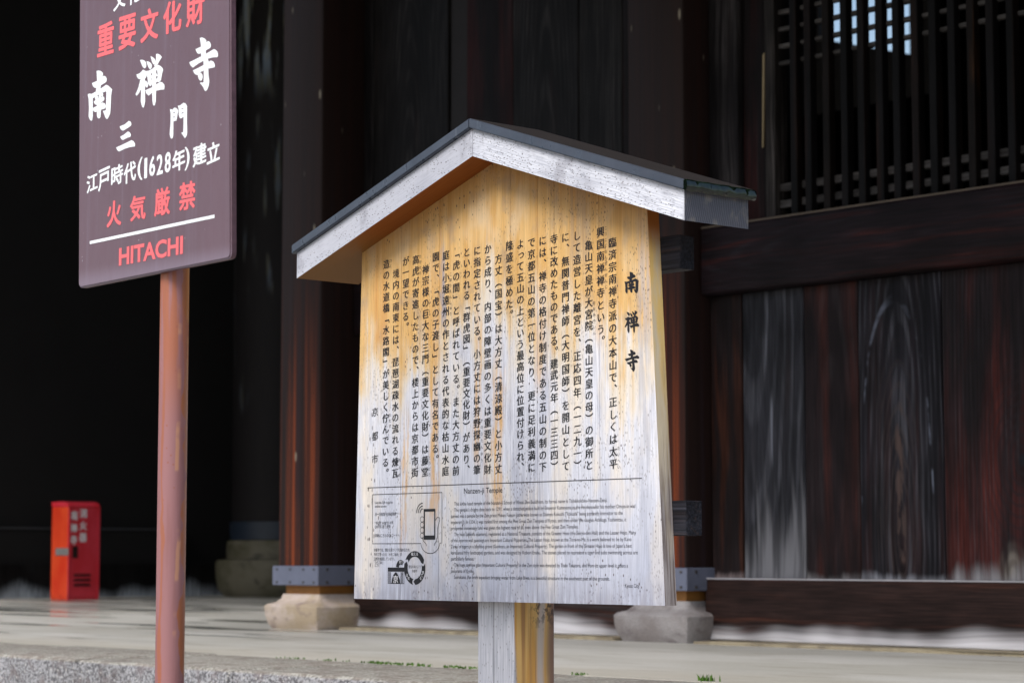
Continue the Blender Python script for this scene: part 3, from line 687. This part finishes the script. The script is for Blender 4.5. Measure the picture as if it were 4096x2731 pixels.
# boards and jamb beside the slatted window
MH = mat_dark('jamb_board_grey', dark=(0.0161, 0.0136, 0.0155), red=(0.0310, 0.0186, 0.0161), grey=(0.0930, 0.0837, 0.0868), kr=0.3, kg=0.9, vg=18)
plank(2.453, 2.63, 2.955, 6.4, MH)
plank(2.63, 2.815, 2.955, 6.4, MG4, y=WY + 0.06)
MJ = mat_dark('jamb_strip', dark=(0.03, 0.025, 0.024), red=(0.06, 0.03, 0.02), grey=(0.17, 0.15, 0.14), kr=0.4, kg=0.9, vg=30)
box('window_jamb', 2.815, 2.87, WY + 0.004, WY + 0.09, 2.955, 6.4, MJ, gate, bev=0.003)
M_litgap = mat_plain('lit_gap_ochre', (0.30, 0.23, 0.13), 0.7)
bm = bmesh.new(); prism(bm, [(2.752, 3.28), (2.758, 3.28), (2.772, 3.70), (2.760, 3.69)], WY + 0.053, WY + 0.062, 'y'); bm_to('lit_gap_strip', bm, M_litgap, gate)  # ochre sliver stands in for a thin lit gap between the boards
# slatted window
ME_s = mat_dark('slat_wood', dark=(0.006, 0.005, 0.006), red=(0.022, 0.010, 0.007), grey=(0.012, 0.013, 0.018), kr=0.6, kg=0.5, vg=14)
ME_o = mat_dark('slat_wood_orange', dark=(0.010, 0.006, 0.005), red=(0.55, 0.20, 0.035), grey=(0.02, 0.02, 0.02), kr=0.30, kg=0.1, vg=14)
M_rail = mat_dark('rail_wood_dusty', dark=(0.10, 0.092, 0.09), red=(0.10, 0.08, 0.07), grey=(0.22, 0.21, 0.21), kr=0.3, kg=0.9, axis='x', vg=40)
u = 2.978; us = []
while u < 8.3: us.append(u); u += 0.0945 + random.uniform(-0.0022, 0.0022)
real = [2.978, 3.058, 3.158, 3.256, 3.353, 3.444, 3.538, 3.634, 3.727, 3.822, 3.917, 4.008, 4.107]
us[:len(real)] = real; us = real + [real[-1] + 0.0955 * (k + 1) for k in range(44)]
bm = bmesh.new(); add_box(bm, -0.0185, 0.0185, -0.022, 0.022, 2.952, 6.3, 0, 0.003); me_sl = bpy.data.meshes.new('window_slat'); bm.to_mesh(me_sl); bm.free()
me_sl.materials.append(ME_s); me_so = me_sl.copy(); me_so.materials.clear(); me_so.materials.append(ME_o)
for i, u in enumerate(us):
    o = bpy.data.objects.new('window_slat', me_so if i == 2 or i == 10 else me_sl); COL.objects.link(o); o.parent = gate
    o.location = (u, WY + 0.024, 0); o.rotation_euler = (0, random.gauss(0, 0.0006), random.gauss(0, 0.05))
    if i == 2: o['label'] = 'slat with a worn orange patch'
for z, t in ((3.013, 0.034), (3.086, 0.034)) + tuple((3.632 + 0.0755 * k, 0.018) for k in range(30)):
    box('window_rail', 2.84, 8.3, WY + 0.034, WY + 0.066, z - t / 2, z + t / 2, M_rail, gate, bev=0.003)
# interior that closes the gate off: partition, far walls, ceiling, eaves
M_in = mat_plain('shade_black_timber', (0.006, 0.005, 0.005), 0.9, 0, 0.4, 3)  # near-black colour carries the darkness of the interior
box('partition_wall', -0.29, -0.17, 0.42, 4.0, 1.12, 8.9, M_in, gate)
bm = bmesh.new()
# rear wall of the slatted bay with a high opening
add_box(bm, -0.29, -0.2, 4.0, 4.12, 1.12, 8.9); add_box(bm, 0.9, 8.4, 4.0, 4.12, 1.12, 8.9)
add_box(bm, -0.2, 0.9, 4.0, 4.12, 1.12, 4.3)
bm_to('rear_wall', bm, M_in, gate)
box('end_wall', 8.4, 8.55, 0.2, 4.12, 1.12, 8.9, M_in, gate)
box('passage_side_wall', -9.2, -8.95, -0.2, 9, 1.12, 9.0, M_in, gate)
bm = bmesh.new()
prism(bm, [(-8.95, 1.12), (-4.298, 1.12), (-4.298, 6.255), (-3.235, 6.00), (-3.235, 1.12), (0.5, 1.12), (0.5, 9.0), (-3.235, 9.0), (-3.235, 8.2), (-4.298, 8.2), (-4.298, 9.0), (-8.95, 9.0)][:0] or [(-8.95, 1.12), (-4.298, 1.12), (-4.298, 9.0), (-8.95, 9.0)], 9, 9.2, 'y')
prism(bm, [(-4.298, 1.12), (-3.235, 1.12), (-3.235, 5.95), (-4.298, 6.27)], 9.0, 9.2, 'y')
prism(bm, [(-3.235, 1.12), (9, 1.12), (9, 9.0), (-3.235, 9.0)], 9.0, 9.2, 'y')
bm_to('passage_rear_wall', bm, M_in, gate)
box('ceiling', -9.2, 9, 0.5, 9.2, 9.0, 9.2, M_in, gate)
bm = bmesh.new()
prism(bm, [(-2.9, 4.95), (0.5, 6.1), (0.5, 6.35), (-2.9, 5.15)], -0.41, 12, 'x'); prism(bm, [(-2.7, 8.15), (0.5, 9.3), (0.5, 9.55), (-2.7, 8.35)], -16, -0.42, 'x'); bm_to('eaves', bm, M_in, gate)  # out of view; left stretch raised to let more light into the passage
box('upper_wall', -0.41, 9, 0.1, 0.45, 5.7, 9.2, M_in, gate)  # out of view; left open over the passage to admit light
for k in range(32): box('rafter', -0.3 + k * 0.38, -0.17 + k * 0.38, -2.85, -2.75, 4.84, 4.96, M_in, gate)
# long threshold bar and mildewed skirting deep in the passage
M_thr = mat_plain('dusty_threshold_wood', (0.05, 0.05, 0.055), 0.8)
box('threshold_bar', -8.94, -8.86, 2.9, 5.1, 1.16, 1.735, M_in, gate)
box('threshold_top', -8.94, -8.85, 2.9, 5.1, 1.7355, 1.750, M_thr, gate)
M_skirt = mat_dark('mildewed_skirting', dark=(0.014, 0.012, 0.012), red=(0.02, 0.014, 0.012), grey=(0.05, 0.055, 0.06), kr=0.2, kg=0.4, bleach=(1.12, 0.13, (0.6, 0.66, 0.74)))
box('skirting_board', -8.95, -8.80, 2.0, 9.0, 1.1205, 1.42, M_skirt, gate)
# round inner pillar
RP = Vector((-2.787 + 0.60, 21.75, 0))
rp = bpy.data.objects.new('round_pillar', None)
M_rp = mat_roundpillar(); M_rs = mat_stone('mossy_round_stone', (0.125, 0.115, 0.085), (0.075, 0.07, 0.042), (0.03, 0.03, 0.025), 5, 0.8)
bm = bmesh.new(); lathe(bm, [(0.455, 1.64), (0.46, 4), (0.45, 6.9)], 48); rpo = bm_to('round_pillar', bm, M_rp, None, smooth=True); rpo.location = RP
rpo['label'] = 'thick round dark pillar with whitish mould streaks inside the passage'; rpo['category'] = 'pillar'
bm = bmesh.new(); lathe(bm, [(0.47, 1.645), (0.475, 1.81), (0.462, 1.812)], 48); bm_to('metal_band', bm, mat_plain('dark_blue_band', (0.012, 0.020, 0.034), 0.5), rpo, smooth=True)
bpy.data.objects.remove(rp)
bm = bmesh.new(); lathe(bm, [(0.52, 1.12), (0.575, 1.18), (0.60, 1.30), (0.60, 1.42), (0.585, 1.455), (0.50, 1.465), (0.495, 1.55), (0.50, 1.60), (0.485, 1.638)], 48)
for v in bm.verts: v.co += Vector((random.gauss(0, 0.004), random.gauss(0, 0.004), 0))
o = bm_to('round_pillar_base', bm, M_rs, None, smooth=True); o.location = RP
o['label'] = 'two-tier round mossy stone base under the dark inner pillar'; o['category'] = 'stone base'

# ================================================================== FIRE EXTINGUISHER CABINET
M_r1 = mat_red('red_cabinet_paint', (0.60, 0.022, 0.035), (0.66, 0.040, 0.065)); M_r2 = mat_red('red_cabinet_paint_lit', (0.66, 0.040, 0.014), (0.74, 0.075, 0.022))  # second red is a brighter copy, with the light on the flank painted in
M_rd = mat_plain('dark_slot', (0.02, 0.003, 0.003), 0.6); M_steel = mat_plain('dull_steel', (0.42, 0.42, 0.42), 0.4, 0.6)
M_white = mat_print('white_paint_print', (0.80, 0.80, 0.82), 0.5)
cab = empty('extinguisher_cabinet', (-3.76975, 19.60418, 0), YAW, 'red fire extinguisher cabinet with white characters standing on the stone floor', 'fire cabinet')
# the door faces the local +x side, the flank faces local -y
bm = bmesh.new(); add_box(bm, -0.285, -0.012, 0.0, 0.305, 1.121, 1.913, 0, 0.010, 2); body = bm_to('cabinet_body', bm, M_r2, cab)
bm = bmesh.new(); prism(bm, [(-0.285, 1.914), (-0.002, 1.914), (-0.03, 1.948), (-0.11, 1.958), (-0.285, 1.955)], 0.0, 0.305, 'y'); bm_to('sloping_top', bm, M_r1, cab)
bm = bmesh.new(); add_box(bm, -0.012, 0.0, 0.022, 0.283, 1.140, 1.905, 0, 0.003); door = bm_to('door', bm, M_r1, cab)
bm = bmesh.new()
for a, b, c, d in ((0.0, 0.020, 1.122, 1.912), (0.285, 0.305, 1.122, 1.912), (0.0205, 0.2845, 1.122, 1.138)): add_box(bm, -0.0118, 0.003, a, b, c, d)
bm_to('door_frame', bm, M_r1, cab)
for zz in (1.332, 1.290, 1.248):
    bm = bmesh.new(); prism(bm, [(0.0005, zz + 0.012), (0.010, zz - 0.004), (0.0005, zz - 0.008)], 0.055, 0.215, 'y'); bm_to('louvre', bm, M_rd, door)
bm = bmesh.new(); add_box(bm, 0.0005, 0.004, 0.038, 0.090, 1.478, 1.578); bm_to('viewing_slot', bm, M_rd, door)
bm = bmesh.new(); add_box(bm, -0.20, 0.004, -0.010, -0.0005, 1.500, 1.562, 0, 0.003); bm_to('latch_plate', bm, M_steel, cab)
ink = Ink(0)
for col, uc in (('消火器', 0.140), ('南禅寺', 0.048)):
    for k, ch in enumerate(col):
        z = (1.857, 1.752, 1.652)[k] - (0.02 if uc < 0.1 else 0)
        ink.fit(ch, uc, z, 0.072, 0.078, 0.03)
me = bpy.data.meshes.new('painted_characters'); me.from_pydata([(0.0012 - y, x, z) for x, y, z in ink.v], [], ink.f); me.update(); link('painted_characters', me, M_white, door)

# ================================================================== WOODEN NOTICE BOARD
BO = Vector((-0.40033, 5.85, 0))
nb = empty('notice_board', BO, YAW, 'weathered wooden notice board with small gabled roof and black Japanese writing', 'notice board')
M_b = mat_board(); M_bs = mat_boardside(); M_fa = mat_fascia(); M_so = mat_soffit(); M_eg = mat_endgrain(); M_cap = mat_cap(); M_wet = mat_wetcap(); M_ct = mat_captop(); M_post = mat_post()
def lefte(z): return 0.0 + (z - 1.391) * 0.0283
def righte(z): return 1.100 - (z - 1.391) * 0.0555
def roofz(u): return 2.442 - 0.330 * abs(u - 0.549)
seams = [0.0, 0.185, 0.332, 0.5936, 0.689, 0.7468, 0.897, 1.1]
for i, (a, b) in enumerate(zip(seams, seams[1:])):
    zb = 1.391; g = 0.0005
    x0b = a + g if i else lefte(zb); x1b = b - g if i < len(seams) - 2 else righte(zb)
    zt0 = roofz(a) + 0.02; zt1 = roofz(b) + 0.02
    x0t = a + g if i else lefte(2.29); x1t = b - g if i < len(seams) - 2 else righte(2.29)
    pts = [(x0b, zb), (x1b, zb), (x1t, roofz(x1t) + 0.02)]
    if a < 0.549 < b: pts.append((0.549, 2.442 + 0.02))
    pts.append((x0t, roofz(x0t) + 0.02))
    bm = bmesh.new(); prism(bm, pts, 0.0, 0.0375, 'y')
    if i == len(seams) - 2:
        for f in bm.faces:
            if f.normal.x > 0.9: f.material_index = 1
    bmesh.ops.bevel(bm, geom=[e for e in bm.edges if vert_edges(e)], offset=0.0008, segments=1, affect='EDGES')
    bm_to('board_plank', bm, [M_b, M_bs], nb)
# battens behind the board, dark ends stick out on the right
M_bat = mat_dark('tarred_batten', dark=(0.040, 0.040, 0.052), red=(0.10, 0.06, 0.045), grey=(0.15, 0.16, 0.21), kr=0.4, kg=0.6, axis='x', vg=60, rough=0.45)
box('batten', 0.03, 1.115, 0.024 + 0.014, 0.085, 2.131, 2.207, M_bat, nb, bev=0.0015)
box('batten', -0.02, 1.128, 0.024 + 0.014, 0.090, 1.543, 1.6195, M_bat, nb, bev=0.0015)
# roof: two sloping boards with a sheet metal cap
def roof_half(sgn):
    def pt(u, z): return (0.549 + sgn * u, z)
    top, bot = 2.508, 2.442; Wd = 0.6945; k = 0.330
    prof = [pt(0.0005, bot), pt(Wd, bot - k * Wd), pt(Wd, top - k * Wd), pt(0.0005, top)]
    if sgn < 0: prof = prof[::-1]
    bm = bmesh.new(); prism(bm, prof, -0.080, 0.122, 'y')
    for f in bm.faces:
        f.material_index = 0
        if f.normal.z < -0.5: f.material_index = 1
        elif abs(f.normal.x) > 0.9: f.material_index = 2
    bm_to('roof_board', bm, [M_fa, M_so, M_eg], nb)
    t0, t1 = 2.509, 2.532; We = Wd + 0.010
    prof = [pt(0.0003, t0), pt(We, t0 - k * We), pt(We, t1 - k * We), pt(0.0003, t1)]
    if sgn < 0: prof = prof[::-1]
    bm = bmesh.new(); prism(bm, prof, -0.091, 0.132, 'y')
    bmesh.ops.bevel(bm, geom=bm.edges[:], offset=0.002, segments=2, affect='EDGES')
    for f in bm.faces: f.material_index = 1 if (sgn > 0 and f.normal.x > 0.5) else (2 if f.normal.z > 0.8 else 0)
    bm_to('roof_cap', bm, [M_cap, M_wet, M_ct], nb)
    return prof
roof_half(-1); roof_half(1)
bm = bmesh.new()          # rolled wet drip edge along the right end of the cap
zc = 2.5205 - 0.330 * 0.7045
pr = []
for i in range(28):
    y = -0.090 + i * 0.221 / 27; r = 0.0125 + 0.0006 * math.sin(i * 0.9) + 0.0004 * math.sin(i * 2.3)
    pr.append([bm.verts.new((0.549 + 0.7060 + r * math.cos(a * 0.785) * 0.55, y, zc - 0.001 + r * math.sin(a * 0.785))) for a in range(8)])
for a, b in zip(pr, pr[1:]):
    for i in range(8): bm.faces.new((a[i], b[i], b[(i + 1) % 8], a[(i + 1) % 8]))
bm.faces.new(pr[0]); bm.faces.new(pr[-1][::-1]); bmesh.ops.recalc_face_normals(bm, faces=bm.faces)
bm_to('drip_edge', bm, M_wet, nb, smooth=True)
box('post', 0.4305, 0.5605, 0.042, 0.172, -0.3, 2.40, M_post, nb, bev=0.0025, seg=2)

M_ink = mat_print('black_ink', (0.010, 0.010, 0.014), 0.6, 0.0); M_ink2 = mat_print('faded_black_ink', (0.035, 0.035, 0.045), 0.6, 0.0)
cols = ['　臨済宗南禅寺派の大本山で、正しくは太平', '興国南禅禅寺という。', '　亀山天皇が大宮院（亀山天皇の母）の御所と', 'して造営した離宮を、正応四年（一二九一）',
        'に、無関普門禅師（大明国師）を開山として', '寺に改めたものである。建武元年（一三三四）', 'には、禅寺の格付け制度である五山の制の下', 'で京都五山の第一位となり、更に足利義満に',
        'よって五山の上という最高位に位置付けられ、', '隆盛を極めた。', '　方丈（国宝）は大方丈（清涼殿）と小方丈', 'から成り、内部の障壁画の多くは重要文化財', 'に指定されている。小方丈には狩野探幽の筆',
        'といわれる「群虎図」（重要文化財）があり、', '「虎の間」と呼ばれている。また大方丈の前', '庭は小堀遠州の作とされる代表的な枯山水庭', '園で、「虎の子渡し」として有名である。',
        '　禅宗様の巨大な三門（重要文化財）は藤堂', '高虎が寄進したもので、楼上からは京都市街', 'が一望できる。', '　境内の南東には、琵琶湖疎水の流れる煉瓦', '造の水道橋「水路閣」が美しく佇んでいる。']
ink = Ink(-0.0005); Z0 = 2.231; DZ = (2.231 - 1.7035) / 19
def cu(i): return 0.9415 - (0.9415 - 0.1255) * i / 21
for i, t in enumerate(cols):
    n = len(t); dz = DZ * (19.0 / (n - 1) if n > 20 else 1)
    for k, ch in enumerate(t):
        if ch != '　': ink.cell(ch, cu(i), Z0 - k * dz, 0.0268, 0.0242, 0.026, 0.10, True)
for ch, z in zip('京都市', (1.8597, 1.7988, 1.7414)): ink.cell(ch, 0.083, z, 0.0262, 0.0242, 0.014, 0.10)
ink.build('body_text', M_ink, nb, True)
ink = Ink(-0.0005)
for t, i, k0, k1 in (('たいへい', 0, 18, 20), ('こうこくなんぜんぜんじ', 1, 0, 5.3), ('おおみやいん', 2, 6, 9), ('かのうたんゆう', 12, 15, 19), ('こぼりえんしゅう', 15, 2, 6), ('たかとら', 18, 0, 2),
                     ('とうどう', 17, 18, 20), ('れんが', 20, 18, 20), ('つく', 21, 0, 1), ('たたず', 21, 14, 15.5)):
    for q, ch in enumerate(t): ink.cell(ch, cu(i) + 0.0175, Z0 + DZ * 0.5 - DZ * (k0 + (k1 - k0) * (q + 0.5) / len(t)), 0.0095, 0.0095, 0.0, 0.05, True)
ink.build('reading_aids', M_ink2, nb, True)
for ch, zc in (('南', 2.106), ('禅', 2.0179), ('寺', 1.9316)):
    ink = Ink(-0.0005)
    P = BRUSH[ch]; xs = [a for p in P for a, b in p]; zs = [b for p in P for a, b in p]
    x0, x1, z0, z1 = min(xs), max(xs), min(zs), max(zs)
    for p in P: ink.poly([(1.0024 + ((a - x0) / (x1 - x0) - 0.5) * 0.046, zc + ((b - z0) / (z1 - z0) - 0.5) * 0.050) for a, b in p])
    ink.build('title_character', M_ink, nb)

eng = [('This is the head temple of the Nanzen-ji School of Rinzai Zen Buddhism. Its formal name is Taiheikokoku-Nanzen-Zenji.', .3916, .9213),
 ('The temple\'s origins date back to 1291, when a detached palace built by Emperor Kameyama as the residence for his mother Omiya-in was', .3917, 1.0103),
 ('turned into a temple by the Zen priest Mukan Fumon (otherwise known as Daimyo Kokushi ["kokushi" being a priestly instructor to the', .3801, .9705),
 ('emperors]). In 1334, it was ranked first among the Five Great Zen Temples of Kyoto, and then under the shogun Ashikaga Yoshimitsu, it', .3801, .9818),
 ('prospered immensely, and was given the highest rank of all, even above the Five Great Zen Temples.', .3802, .8271),
 ('The hojo (abbot\'s quarters), registered as a National Treasure, consists of the Greater Hojo (the Seiryo-den Hall) and the Lesser Hojo. Many', .3919, 1.0124),
 ('of the interior wall paintings are Important Cultural Properties. The Lesser Hojo, known as the Tora-no-Ma, is a work believed to be by Kano', .3803, .9979),
 ('Tanyu of tigers in a bamboo grove (Gunkozu, an Important Cultural Property). The garden in front of the Greater Hojo is one of Japan\'s best', .3803, .999),
 ('karesansui (dry landscape) gardens, and was designed by Kobori Enshu. The stones placed to represent a tiger and cubs swimming across are', .3804, 1.0173),
 ('particularly famous.', .3805, .4659),
 ('The huge sanmon gate (Important Cultural Property) in the Zen style was donated by Todo Takatora, and from its upper level it offers a', .3922, .9867),
 ('panorama of Kyoto.', .3806, .466),
 ('Suirokaku, the brick aqueduct bringing water from Lake Biwa, is a beautiful structure in the southeast part of the grounds.', .3923, .9282)]
ink = Ink(-0.0005)
for k, (t, a, b) in enumerate(eng): ink.line(t, a, b, 1.6195 - k * 0.01461, 0.0122, 0.0)
ink.line('Kyoto City', .9769, 1.0213, 1.4292, 0.0122)
ink.line('Nanzen-ji Temple', .4278, .567, 1.6475, 0.0185, 0.008)
ink.build('english_text', M_ink2, nb, True)
ink = Ink(-0.0005)
ink.rect(0.0538, 1.0316, 1.6686, 1.6704)
ink.build('dividing_rule', M_ink, nb)
ink = Ink(-0.0005); lw = 0.0016
arc = [(0.2666, 1.529)] + [(0.302 - 0.0354 * math.cos(R(10 + a * 16)), 1.529 - 0.0244 * math.sin(R(10 + a * 16))) for a in range(11)] + [(0.3373, 1.529)]
ink.stroke([(0.0745, 1.6521), (0.0745, 1.5293)] + arc + [(0.3458, 1.529), (0.3458, 1.6521)], lw); ink.stroke([(0.0740, 1.6521), (0.3463, 1.6521)], lw)
ink.build('leaflet_frame', M_ink, nb)
ink = Ink(-0.0005)
for t, a, b, z in (('Use this QR code for', .0841, .1565, 1.6285), ('online access', .0841, .1301, 1.6195), ('扫一扫查看“在线说明牌”', .0844, .1731, 1.599), ('“해설판 WEB”은 이쪽', .0846, .1578, 1.577), ('QR 코드를 스캔해', .0847, .1461, 1.568),
                   ('詳細はこちらのQRコードへ', .0849, .1826, 1.546), ('京都市では、健全な森づくりを進めるため、', .0812, .2247, 1.510), ('市内で育った木「みやこ杣木」の', .0813, .1924, 1.499), ('活用を推進しています。', .0814, .1641, 1.488),
                   ('「みやこ杣木」', .0848, .1181, 1.479), ('はこちら', .0849, .1032, 1.472)):
    ink.line(t, a, b, z, 0.0095)
ink.build('leaflet_text', M_ink2, nb, True)
ink = Ink(-0.0005)          # phone held in a hand, with radio waves
for a, b, c, d in ((0.2765, 0.2812, 1.5382, 1.613), (0.3168, 0.3208, 1.5382, 1.613), (0.2812, 0.3168, 1.5382, 1.5485), (0.2812, 0.3168, 1.6065, 1.613)): ink.rect(a, b, c, d)
for r in (0.010, 0.017, 0.024): ink.stroke([(0.2728 - r * math.cos(R(a)), 1.6035 + r * math.sin(R(a))) for a in range(0, 91, 15)], 0.0024)
for zc in (1.588, 1.5745, 1.5615, 1.548):
    ink.stroke([(0.2705 + 0.0075 * math.cos(R(a)), zc + 0.0066 * math.sin(R(a))) for a in range(0, 360, 30)], 0.0013, True)
ink.stroke([(0.270, 1.545), (0.276, 1.535), (0.286, 1.528), (0.288, 1.523)], 0.0015)
ink.stroke([(0.3208, 1.585), (0.329, 1.5925), (0.337, 1.591), (0.3375, 1.585), (0.330, 1.567), (0.329, 1.545), (0.325, 1.533), (0.318, 1.528), (0.3178, 1.523)], 0.0015)
ink.build('phone_in_hand_symbol', M_ink, nb, True)
ink = Ink(-0.0005)          # ring of three arrows
def ringseg(a0, a1):
    o, i = [], []
    for k in range(15):
        a = R(a0 + (a1 - a0) * k / 14); o.append((0.2425 + 0.0410 * math.sin(a), 1.4694 + 0.0413 * math.cos(a))); i.append((0.2425 + 0.0275 * math.sin(a), 1.4694 + 0.0275 * math.cos(a)))
    a = R(a1 + 12); tip = (0.2425 + 0.034 * math.sin(a), 1.4694 + 0.034 * math.cos(a)); a = R(a0 + 12); notch = (0.2425 + 0.034 * math.sin(a), 1.4694 + 0.034 * math.cos(a))
    ink.add(o + i + [tip, notch], [(k, k + 1, 15 + k + 1, 15 + k) for k in range(1, 14)] + [(14, 30, 29), (0, 1, 31), (1, 16, 31), (16, 15, 31)])
ringseg(-62, 62); ringseg(74, 176); ringseg(188, 285)
ink.stroke([(0.188 - 0.0125 * math.cos(R(a)), 1.471 + 0.0125 * math.sin(R(a))) for a in range(0, 150, 15)], 0.011)
ink.rect(0.1375, 0.202, 1.4302, 1.4315); ink.rect(0.1375, 0.1385, 1.4302, 1.470); ink.rect(0.2010, 0.202, 1.4302, 1.470); ink.rect(0.1375, 0.202, 1.4600, 1.4702)
for k in range(3): ink.rect(0.1405 + k * 0.0035, 0.1420 + k * 0.0035, 1.4320, 1.4590); ink.rect(0.1890 + k * 0.0035, 0.1905 + k * 0.0035, 1.4320, 1.4590)
ink.poly([(0.1520, 1.4310), (0.1860, 1.4310), (0.1845, 1.4400), (0.1800, 1.4490), (0.1740, 1.4560), (0.1688, 1.4590), (0.1635, 1.4560), (0.1575, 1.4490), (0.1535, 1.4400)])
ink.build('timber_scheme_emblem', M_ink, nb, True)
ink = Ink(-0.0009)
ink.fit('京', 0.1688, 1.4415, 0.020, 0.019, 0.01)
ink.fit('植える', 0.2425, 1.5035, 0.026, 0.0085, 0.01); ink.fit('使う', 0.189, 1.4838, 0.014, 0.0075, 0.01)
for ch, a in (('育', 108), ('て', 123), ('る', 137), ('伐', 222), ('る', 238)):
    ink.fit(ch, 0.2425 + 0.0342 * math.sin(R(a)), 1.4694 + 0.0342 * math.cos(R(a)), 0.0072, 0.0078, 0.01)
ink.build('emblem_characters', mat_print('pale_print', (0.66, 0.66, 0.70), 0.5), nb, True)
ink = Ink(-0.0006); ink.fit('健全な森づくり', 0.2425, 1.4725, 0.046, 0.0075); ink.fit('京都市', 0.2425, 1.462, 0.020, 0.007); ink.build('ring_caption', M_ink2, nb, True)

# ================================================================== MAROON METAL SIGN
SO = Vector((-0.70210333, 4.7, 0))
sg = empty('metal_sign', SO, YAW, 'maroon metal sign with white and red lettering on a rusty pink pipe post', 'sign')
M_sp = mat_signpanel(); M_edge = mat_plain('chipped_maroon_edge', (0.11, 0.055, 0.07), 0.45, 0, 0.5, 60)
bm = bmesh.new(); r = 0.014
bl, br, tr, tl = (-0.3645, 2.0785), (0.2125, 2.0885), (0.1910, 3.02), (-0.3870, 3.01)
def corner(c, d0, d1):
    return [(c[0] + r * (d0[0] * (1 - t) ** 2 + d1[0] * t ** 2), c[1] + r * (d0[1] * (1 - t) ** 2 + d1[1] * t ** 2)) for t in (0, 0.25, 0.5, 0.75, 1)]
prof = corner(bl, (0, 1), (1, 0)) + corner(br, (-1, 0), (0, 1)) + corner(tr, (0, -1), (-1, 0)) + corner(tl, (1, 0), (0, -1))
prism(bm, prof, 0.0, 0.014, 'y')
bmesh.ops.bevel(bm, geom=[e for e in bm.edges if all(v.co.y < 0.001 for v in e.verts)], offset=0.003, segments=3, affect='EDGES')
for f in bm.faces: f.material_index = 0 if f.normal.y < -0.7 else 1
bm_to('sign_panel', bm, [M_sp, M_edge], sg, smooth=True)
bm = bmesh.new(); lathe(bm, [(0.0299, -0.3), (0.0299, 2.9)], 40); o = bm_to('pipe_post', bm, mat_pipe(), sg, smooth=True); o.location = (-0.0548, 0.0455, 0)
M_wh = mat_print('white_enamel_lettering', (0.86, 0.90, 0.92), 0.4); M_rl = mat_print('red_enamel_lettering', (0.86, 0.15, 0.165), 0.4)
for ch in '南禅寺三門':
    ink = Ink(-0.0006)
    for p in BRUSH[ch]: ink.poly([(a / 1e4, b / 1e4) for a, b in p])
    ink.build('white_character', M_wh, sg)
def one(ch, a, b, w_, h, off, sh, name, mat):
    k = Ink(-0.0006); k.fit(ch, a, b, w_, h, off, sh); k.build(name, mat, sg)
for ch, a, b, w_, h in WH: one(ch, a, b, w_ * 0.97, h * 1.02, 0.026 if ch not in '()' else 0.012, 0.13 if ch not in '()1628' else 0.06, 'white_character', M_wh)
for ch, a, b, w_, h in (('文', -0.2143, 2.6944, 0.0483, 0.050), ('化', -0.1557, 2.6960, 0.0486, 0.050)): one(ch, a, b, w_, h, 0.02, 0.1, 'white_character', M_wh)
ink = Ink(-0.0006)
for ch, a, b, w_, h in RED: one(ch, a, b, w_, h * 1.06, 0.032, 0, 'red_character', M_rl)
for ch, a, b, w_, h in RED2: one(ch, a, b, w_, h * 1.06, 0.030, 0, 'red_character', M_rl)
v, f, bb = glyph('HITACHI', 0.03); kx = 0.2425 / (bb[1] - bb[0]); kz = 0.0385 / (bb[3] - bb[2])
ink.add([(-0.2 + (x - bb[0]) * kx, 2.1117 + (z - bb[2]) * kz + (x - bb[0]) * kx * 0.0078) for x, z in v], f)
ink.build('red_word', M_rl, sg)
ink = Ink(-0.0006); ink.poly([(-0.3186, 2.1705), (0.1551, 2.1758), (0.1551, 2.1825), (-0.3186, 2.1770)]); ink.build('white_underline', M_wh, sg)
